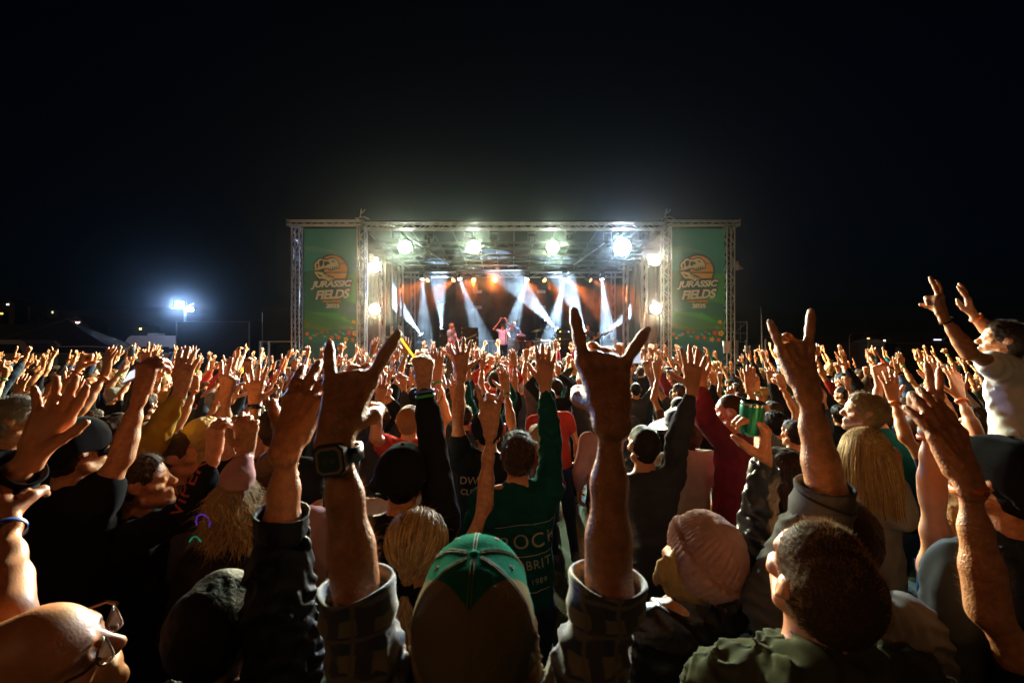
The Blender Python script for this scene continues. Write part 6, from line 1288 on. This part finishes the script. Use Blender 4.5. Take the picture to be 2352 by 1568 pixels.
# ================================================================ the band
def guitar(name, label, c, right, up, bodym, s=1.0, L=.62):
    """c: body centre; right: neck direction; up: towards the upper horn"""
    r = empty(name, c, 0, label, 'guitar'); right = Vector(right).normalized(); up = (Vector(up)-right*Vector(up).dot(right)).normalized(); nrm = right.cross(up)
    M = Matrix((right, nrm, up)).transposed()
    pts = [(-.20,-.02),(-.19,.10),(-.10,.15),(.0,.10),(.08,.115),(.16,.15),(.19,.12),(.13,.06),(.12,.0),(.14,-.06),(.19,-.12),(.15,-.14),(.05,-.11),(-.03,-.12),(-.12,-.17),(-.19,-.12)]
    MB().prism([(x*s, z*s) for x, z in pts], -.022, .022, M).build('body', bodym, r); MB().prism([(-.05,-.08),(.10,-.07),(.11,.06),(.0,.05)], -.026, -.021, M).build('pickguard', PGW, r)
    MB().box(M @ V(.12+L/2,-.018,0), (L,.022,.045), M).build('neck', NECK, r); MB().prism([(.12+L,-.025),(.12+L+.16,-.03),(.12+L+.17,.04),(.12+L,.03)], -.028, -.010, M).build('headstock', NECK, r)
    for k in range(2): MB().box(M @ V(-.02+k*.07,-.028,0), (.022,.010,.075), M).build('pickup', BLACK, r)
    for k in range(4): MB().tube([M @ V(-.12,-.034,-.015+k*.010), M @ V(.12+L,-.032,-.015+k*.010)], .0012, 4).build('string', CHROME, r)
    return r
def on_stage(res, z): res[0].location.z = z; return res
def pz(x, y, d, z): v = px(x, y, d); v.z -= z; return v
PINKW = fabric('stage_white_cotton', (.78,.70,.72))
def perf(label, x, y, d, z=DZ, **k): k.setdefault('group', 'band members on stage'); k.setdefault('pants', CL['navy']); return on_stage(person(label, pz(x, y, d, z), **k), z)
def AP(x, y, dp, ex, ey, ed, z=DZ, **k): return dict(wr=pz(x, y, dp, z), el=pz(ex, ey, ed, z), **k)
perf('bearded singer in pale T-shirt holding a phone up with both hands', 1155, 750, 17.4, yaw=R(180), skin=SK[0], shirt=PINKW, sleeve='short', hair=('long', HR_['sandy']), vox=.010, seed=201, sc=.97,
     arms={'R': AP(1148, 737, 17.2, 1134, 756, 17.3, g='hold', palm=V(.8,.3,0), d=V(.3,-.2,1)), 'L': AP(1163, 737, 17.2, 1178, 756, 17.3, g='hold', palm=V(-.8,.3,0), d=V(-.3,-.2,1))})
ph = empty('mobile_phone', px(1155, 733, 17.15), 0, 'dark phone held up by the singer filming the crowd', 'phone'); MB().bevbox((0,0,0), (.17,.012,.085), .004).build('body', BLACK, ph); MB().box((.06,-.008,.02), (.03,.006,.03)).build('camera_eye', CHROME, ph)
perf('long haired bearded guitarist in pale clothes facing right', 1038, 749, 16.9, yaw=R(-112), pitch=R(-6), skin=SK[0], shirt=PINKW, sleeve='short', pants=fabric('pale_trousers', (.55,.47,.47)), hair=('long', HR_['blond']), vox=.010, seed=204, sc=.95,
     arms={'R': AP(1040, 789, 16.75, 1030, 779, 16.8, g='claw', palm=V(.2,.9,0), d=V(.8,-.2,-.4)), 'L': AP(1056, 785, 16.6, 1050, 778, 16.75, g='hold', palm=V(-.3,.3,1), d=V(.5,.2,.6))})
br = Blob(); hb = px(1038, 749, 16.9)+V(.06,-.02,-.12); br.cap(hb, hb+V(.02,-.01,-.20), .055, .03, 0); br.cap(hb+V(-.03,0,.05), hb+V(.03,0,.02), .045, None, 0)
o = link('beard', br.mesh('beard', .012, wrinkle(.008, 2, 3), .01), HR_['blond'], [c for c in bpy.data.objects if c.get('label', '').startswith('long haired bearded')][0]); o.location = -Vector(o.parent.location)
guitar('electric_guitar', 'red electric guitar worn by the long haired guitarist', px(1042, 790, 16.68), (.85,-.15,.35), (-.3,0,1), WOOD, 1.1)
perf('seated drummer in navy T-shirt behind the red drums', 1181, 744, 19.9, DZ+.45, yaw=R(180), skin=SK[1], shirt=CL['navy'], sleeve='short', pants=None, hair=('buzz', HR_['brown']), vox=.011, seed=207, sit=True,
     arms={'R': AP(1170, 772, 19.4, 1166, 764, 19.7, DZ+.45, g='fist', palm=V(0,0,-1), d=V(.3,-.8,-.2)), 'L': AP(1192, 772, 19.45, 1197, 765, 19.7, DZ+.45, g='fist', palm=V(0,0,-1), d=V(-.3,-.8,-.2))})
dm = [c for c in bpy.data.objects if c.get('label', '').startswith('seated drummer')][0]; b = Blob(); pz_ = .67
for e in (-1, 1): b.cap((e*.08,0,.58), (e*.18,-.42,.55), .09, .075, 0); b.cap((e*.18,-.42,.55), (e*.18,-.45,.10), .07, .055, 0); b.cap((e*.18,-.45,.05), (e*.18,-.60,.04), .045, .035, 0)
link('trousers', b.mesh('trousers', .02, None, .01), CL['black'], dm)
sl2 = empty('drum_stool', (dm.location.x, dm.location.y, DZ+.44), 0, 'round drum stool under the drummer', 'stool'); MB().lathe([(0,.46),(.15,.45),(.16,.42),(.14,.40),(0,.40)], (0,0,0), 20).build('seat', BLACK, sl2); bar('post', (0,0,.05), (0,0,.41), .02, CHROME, sl2)
for k in range(3): a = k*2.1; bar('leg', (0,0,.2), (math.cos(a)*.25,math.sin(a)*.25,.01), .01, CHROME, sl2)
perf('bass player in dark shirt at stage right behind the raised horns', 1350, 752, 17.6, yaw=R(165), skin=SK[1], shirt=CL['charcoal'], sleeve='short', hair=('short', HR_['dark']), vox=.011, seed=210,
     arms={'R': AP(1341, 788, 17.3, 1334, 776, 17.5, g='claw', palm=V(.2,.9,0), d=V(.6,-.2,-.4)), 'L': AP(1374, 772, 17.3, 1366, 778, 17.5, g='hold', palm=V(-.3,.3,1), d=V(.3,.2,.8))})
guitar('bass_guitar', 'teal bass guitar at stage right behind the raised horns', px(1346, 788, 17.25), (.85,-.1,.42), (-.4,0,1), mat('teal_lacquer', (.02,.32,.26), .2), 1.15, .8)
# ================================================================ the crowd: each person an object, built from a set of figures
rng = random.Random(42)
def wr_at(e, up, out, fwd): return V(e*out, fwd, up)
BASES = []
hd0 = V(0, 0, 1.645)
specs = [  # hair style, sleeve, left arm, right arm (height, sideways, forward, gesture) or None, slim
 ('short', 'short', (1.98,.22,.20,'open'), (1.99,.20,.22,'open'), 1.0), ('long', 'long', (1.96,.16,.24,'spread'), (1.97,.18,.20,'open'), .86), ('crop', 'long', None, (2.01,.20,.18,'horns2'), 1.0), ('short', 'short', (1.92,.26,.28,'claw'), (2.00,.22,.14,'point'), 1.0),
 ('pony', 'short', (1.99,.14,.18,'flat'), (1.98,.20,.24,'peace'), .86), ('mop', 'long', (2.00,.20,.20,'horns'), None, 1.0), ('bald', 'short', (1.94,.24,.26,'open'), (1.96,.22,.26,'flat'), 1.05), ('bob', 'long', None, (1.97,.16,.22,'spread'), .86),
 ('buzz', 'short', (2.01,.16,.14,'fist'), (1.98,.24,.20,'open'), 1.05), ('curly', 'long', (1.95,.22,.26,'open'), (1.93,.24,.28,'relax'), .9), ('fade', 'short', (1.97,.24,.22,'spread'), (2.02,.14,.12,'horns'), 1.0), ('long', 'short', (1.98,.20,.20,'horns2'), (1.99,.16,.20,'spread'), .86),
 ('crop', 'half', (1.90,.16,.32,'ok'), (1.97,.24,.20,'claw'), 1.0), ('bun', 'short', (1.96,.12,.26,'hold'), (1.96,.12,.26,'hold'), .86), ('short', 'long', (2.00,.18,.20,'peace'), (1.98,.18,.22,'flat'), 1.0), ('buzz', 'long', (1.96,.30,.14,'spread'), (1.97,.28,.14,'spread'), 1.0),
 ('curly', 'short', (1.84,.30,.30,'relax'), (2.02,.12,.10,'fist'), 1.0), ('long', 'long', None, (1.93,.10,.34,'point'), .86), ('crop', 'short', (1.99,.34,.10,'flat'), None, 1.05), ('short', 'long', (1.80,.14,.36,'fist'), (1.82,.16,.36,'claw'), 1.0),
 ('short', 'short', None, None, 1.0), ('long', 'long', None, None, .88), ('mop', 'long', (1.62,.06,.38,'hold'), (1.62,.06,.38,'hold'), 1.0)]
GW = {'open': 'open hands up', 'spread': 'spread hands up', 'horns2': 'a horned hand up', 'claw': 'one hand pointing', 'flat': 'flat hand and peace sign up', 'horns': 'a horned hand up', 'fist': 'a fist up', 'ok': 'bent hands up', 'hold': 'both hands together up', 'peace': 'a peace sign up'}
for i, (st, sv, l, r_, sm) in enumerate(specs):
    ar = {}
    for sd, e, sp in (('L', -1, l), ('R', 1, r_)):
        if sp: ar[sd] = dict(wr=wr_at(e, sp[0]-.02, sp[1], sp[2]), g=sp[3], d=V(-e*.08, .12+rng.uniform(-.1,.15), 1), palm=V(e*-.15, 1, -.1), hs=1.05)
    root, A, H = person('base', hd0, 0, R(rng.uniform(0, 10)), arms=ar, skin=SK[0], shirt=CL['black'], sleeve=sv, pants=CL['navy'], hair=(st, HR_['dark']), vox=.0085, cvox=.017, seed=300+i, slim=sm, wrink=.008, face=False)
    bands = []
    for sd in 'LR':
        if ar.get(sd) and (sv != 'long' or True): bands.append(band('wristband', A[sd], .022 if sv != 'long' else .004, CL['red'], root, .008, .003 if sv != 'long' else .004))
    BASES.append((root, st, sv, bands, 'both' if l and r_ else 'one' if l or r_ else 'no'))
SHC = [('black', 34), ('navy', 10), ('charcoal', 9), ('grey', 5), ('white', 3), ('cream', 2), ('red', 4), ('maroon', 4), ('teal', 2), ('mustard', 2), ('olive', 4), ('pink', 1), ('blue', 5), ('brown', 3), ('slate', 4)]
HC = [('dark', 11), ('brown', 11), ('black', 7), ('blond', 3), ('sandy', 4), ('grey', 2), ('ginger', 2)]
def pick(t): 
    k = rng.uniform(0, sum(w for _, w in t))
    for n, w in t:
        k -= w
        if k <= 0: return n
    return t[-1][0]
BC = [('orange', mat('orange_band', (.80,.16,.015), .5)), ('green', mat('green_band', (.02,.30,.06), .5)), ('black', BLACKG)]
SKF = [mat(m.name+'_far', tuple(m.node_tree.nodes['Principled BSDF'].inputs['Base Color'].default_value)[:3] if False else c, .45, var=.12, vscale=20) for m, c in zip(SK, ((.64,.28,.115), (.62,.25,.095), (.56,.22,.08), (.62,.235,.09), (.33,.16,.095)))]
spots = []
y = 2.45
while y < 13.6:
    hw = y*1.14+.4; hwr = y*1.16+.9; sx = .60+.016*y; x = -hw+rng.uniform(0, sx)
    while x < hwr:
        spots.append((x+rng.uniform(-.13,.13), y+rng.uniform(-.20,.20))); x += sx
    y += .62+.022*y
spots = [(x, y) for x, y in spots if all((x-a)**2+(y-b)**2 > .42**2 for a, b in HERO_XY)]
if len(spots) > 298:
    keep = sorted(spots, key=lambda s: s[1]); nk = keep[:230]; rest = keep[230:]; rng.shuffle(rest); spots = nk+rest[:68]
def set_mat(o, m):
    if o.material_slots: o.material_slots[0].link = 'OBJECT'; o.material_slots[0].material = m
used = {}; first = [True]*len(BASES); cen = V(0, 15.5, 0)
WORD = {'black': 'black', 'navy': 'navy', 'charcoal': 'charcoal', 'grey': 'grey', 'white': 'white', 'cream': 'cream', 'red': 'red', 'maroon': 'maroon', 'teal': 'teal', 'mustard': 'mustard', 'olive': 'olive', 'pink': 'dusty pink', 'blue': 'denim blue', 'brown': 'brown', 'slate': 'slate'}
HST = {'short': 'short', 'long': 'long', 'crop': 'cropped', 'pony': 'ponytailed', 'mop': 'mop of', 'bob': 'bobbed', 'buzz': 'shaved', 'curly': 'curly', 'fade': 'faded', 'bun': 'bunned'}
labels = {}
recs = []
st_ok = lambda b: specs[b][0] != 'bald' or rng.random() < .5
order = sorted(spots, key=lambda s: s[1]); lastb = -1
for x, y in order:
    bi = rng.randrange(len(BASES))
    while bi == lastb: bi = rng.randrange(len(BASES))
    bi = bi if st_ok(bi) else 0; lastb = bi; base, st, sv, bands, na = BASES[bi]
    r = base if first[bi] else copy_tree(base); first[bi] = False
    r.location = (x, y, 0); r.rotation_euler = (0, 0, math.atan2(-(cen.x-x), cen.y-y)*.75+R(rng.uniform(-26, 26))); r.rotation_euler[0] = R(rng.uniform(-7, 4)); r.rotation_euler[1] = R(rng.uniform(-6, 6)); s = rng.uniform(.85, 1.02)*(.95 if abs(x/y) > .42 else 1)*(.975 if st in ('long', 'pony', 'bob', 'bun') else 1.01); r.scale = (s, s, s*rng.uniform(.985, 1.02))
    sc_, hc_ = pick(SHC), pick(HC); sk = rng.choice(SKF[:4]*4+[SKF[4]]); bc = rng.choice(BC+[None, None])
    for ch in list(r.children):
        nm = ch.name.split('.')[0]
        if nm == 'body': set_mat(ch, sk)
        elif nm == 'shirt': set_mat(ch, CL[sc_])
        elif nm == 'hair': set_mat(ch, HR_[hc_])
        elif nm == 'trousers': set_mat(ch, rng.choice((CL['navy'], CL['black'], CL['blue'])))
        elif nm == 'wristband':
            if bc: set_mat(ch, bc[1])
            else: bpy.data.objects.remove(ch)
    r['group'] = 'people in the crowd'
    hairw = 'bald person' if st == 'bald' else f'person with {HST[st]} {"dark brown" if hc_ == "dark" else hc_} hair'
    recs.append([r, f'{hairw} in {WORD[sc_]} {"T-shirt" if sv != "long" else "sweater"}', f'{na} arm{"" if na == "one" else "s"} up'+(f', {bc[0]} wristband' if bc else ''), x, y])
def zone(x, y):
    u = 1176+x*F/y; side = 'far left' if u < 420 else 'left' if u < 840 else 'centre left' if u < 1176 else 'centre right' if u < 1520 else 'right' if u < 1930 else 'far right'
    dep = 'near the camera' if y < 4 else 'in the middle rows' if y < 7.5 else 'in the rear rows' if y < 10.5 else 'by the stage'
    return f'{side}, {dep}'
def cut(t): return ' '.join(t.split()[:16])
for q in recs:
    z = zone(q[3], q[4]); lb = f'{q[1]}, {q[2]}, {z}'
    if len(lb.split()) > 14: lb = f'{q[1]}, {q[2].split(",")[0]}, {z}'
    q.append(lb)
byl = {}
for q in recs: byl.setdefault(q[5], []).append(q)
for lb, qs in byl.items():
    qs.sort(key=lambda q: q[3]/q[4])
    for i, q in enumerate(qs): q[0]['label'] = cut(lb if len(qs) == 1 else f'{("leftmost", "second", "third", "fourth", "fifth")[min(i,4)]} {lb}'); q[0]['category'] = 'person'
seen = {}
for q in recs:
    l_ = q[0]['label']
    if l_ in seen: q[0]['label'] = cut('tilted '+l_ if 'tilted '+l_ not in seen else 'other '+l_)
    seen[q[0]['label']] = 1
for i, (base, *_r) in enumerate(BASES):
    if first[i]:
        for ch in list(base.children): bpy.data.objects.remove(ch)
        bpy.data.objects.remove(base)
# cups, sticks and phones held up in the crowd
def cup(label, x, y, d, m, h=.12):
    o = empty('plastic_cup', px(x, y, d), 0, label, 'cup', 'cups held up'); MB().lathe([(0,-h/2),(.028,-h/2),(.040,h/2),(.042,h/2),(.0405,h/2-.004),(.027,-h/2+.004)], (0,0,0), 20).build('wall', m, o); MB().lathe([(0,.0),(.0325,.0)], (0,0,h*.05), 18).build('drink', mat('beer', (.55,.28,.03), .2), o)
CLR = mat('clear_cup', (.8,.82,.85), .15, trans=.7)
cup('clear cup of beer held up before the caravan', 302, 806, 5.2, CLR); cup('white paper cup held up below the right outer tower', 1669, 797, 4.6, mat('paper_cup', (.75,.75,.72), .6)); cup('small clear cup held up right of the right outer tower', 1717, 803, 6.5, CLR)
gs = empty('glow_stick', px(1793, 805, 4.4), 0, 'red glowing stick held up right of the stage', 'glow stick'); b_ = px(1768, 752, 4.4)-gs.location; MB().tube([(0,0,0), b_], .014, 8).build('tube', emat('red_glow', (1,.10,.06), 2.2), gs); MB().tube([(0,0,-.06), (0,0,0)], .018, 8).build('handle', BLACK, gs)
for x, y, d, lb in ((1463, 817, 4.2, 'bright phone screen held up right of the big horned hand'),):
    o = empty('mobile_phone', px(x, y, d), 0, lb, 'phone'); MB().bevbox((0,0,0), (.075,.009,.15 if d > 4 else .055), .004).build('body', BLACK, o); MB().box((0,-.0056,0), (.068,.002,.135 if d > 4 else .046), None).build('screen', emat('screen_%d' % x, (.8,.85,1.0) if d > 4 else (.75,.45,.7), .8 if d > 4 else .3), o)
# steel barrier before the stage
for i in range(9):
    barrier(('front crowd barrier panel at the far left end', 'second front crowd barrier panel from left', 'third front crowd barrier panel from left', 'fourth front crowd barrier panel from left', 'middle front crowd barrier panel', 'fourth front crowd barrier panel from right', 'third front crowd barrier panel from right', 'second front crowd barrier panel from right', 'front crowd barrier panel at the far right end')[i], (-6.0+i*1.5, 14.35, 0), 1.45, 1.15, 'front of stage barrier panels', 'crowd_barrier', 9)
# ================================================================ air
def volume(name, lo, hi, density, aniso, col=(1,1,1), noise=None):
    c = [(a+b)/2 for a, b in zip(lo, hi)]; d = [b-a for a, b in zip(lo, hi)]
    m = bpy.data.materials.new(name+'_air'); m.use_nodes = True; n = m.node_tree; n.nodes.clear(); L = n.links.new
    o = n.nodes.new('ShaderNodeOutputMaterial'); v = n.nodes.new('ShaderNodeVolumePrincipled'); v.inputs['Color'].default_value = (*col, 1); v.inputs['Density'].default_value = density; v.inputs['Anisotropy'].default_value = aniso
    L(v.outputs[0], o.inputs['Volume'])
    if noise:
        tc = n.nodes.new('ShaderNodeTexCoord'); t = n.nodes.new('ShaderNodeTexNoise'); t.inputs['Scale'].default_value = noise[0]; t.inputs['Detail'].default_value = 3; t.inputs['Distortion'].default_value = .6
        L(tc.outputs['Object'], t.inputs['Vector']); mr = n.nodes.new('ShaderNodeMapRange'); mr.inputs[1].default_value = noise[1]; mr.inputs[2].default_value = noise[2]; mr.inputs[3].default_value = density*.12; mr.inputs[4].default_value = density*1.9
        L(t.outputs['Fac'], mr.inputs[0]); L(mr.outputs[0], v.inputs['Density'])
    ob = MB().box((0,0,0), d).build(name, m, None, c); tag(ob, kind='stuff'); return ob
volume('haze', (-720, -70, -6), (720, 930, 70), .00021, .972)
volume('stage_smoke', (-4.9, 18.6, 1.25), (4.95, 22.15, 5.15), .042, .25, (1,1,1), (1.6, .38, .66))
cy.volume_step_rate = 2.5; cy.volume_max_steps = 96
print('script', round(time.time()-T0, 1), 's; polys', sum(len(m.polygons) for m in bpy.data.meshes), 'objects', len(bpy.data.objects))
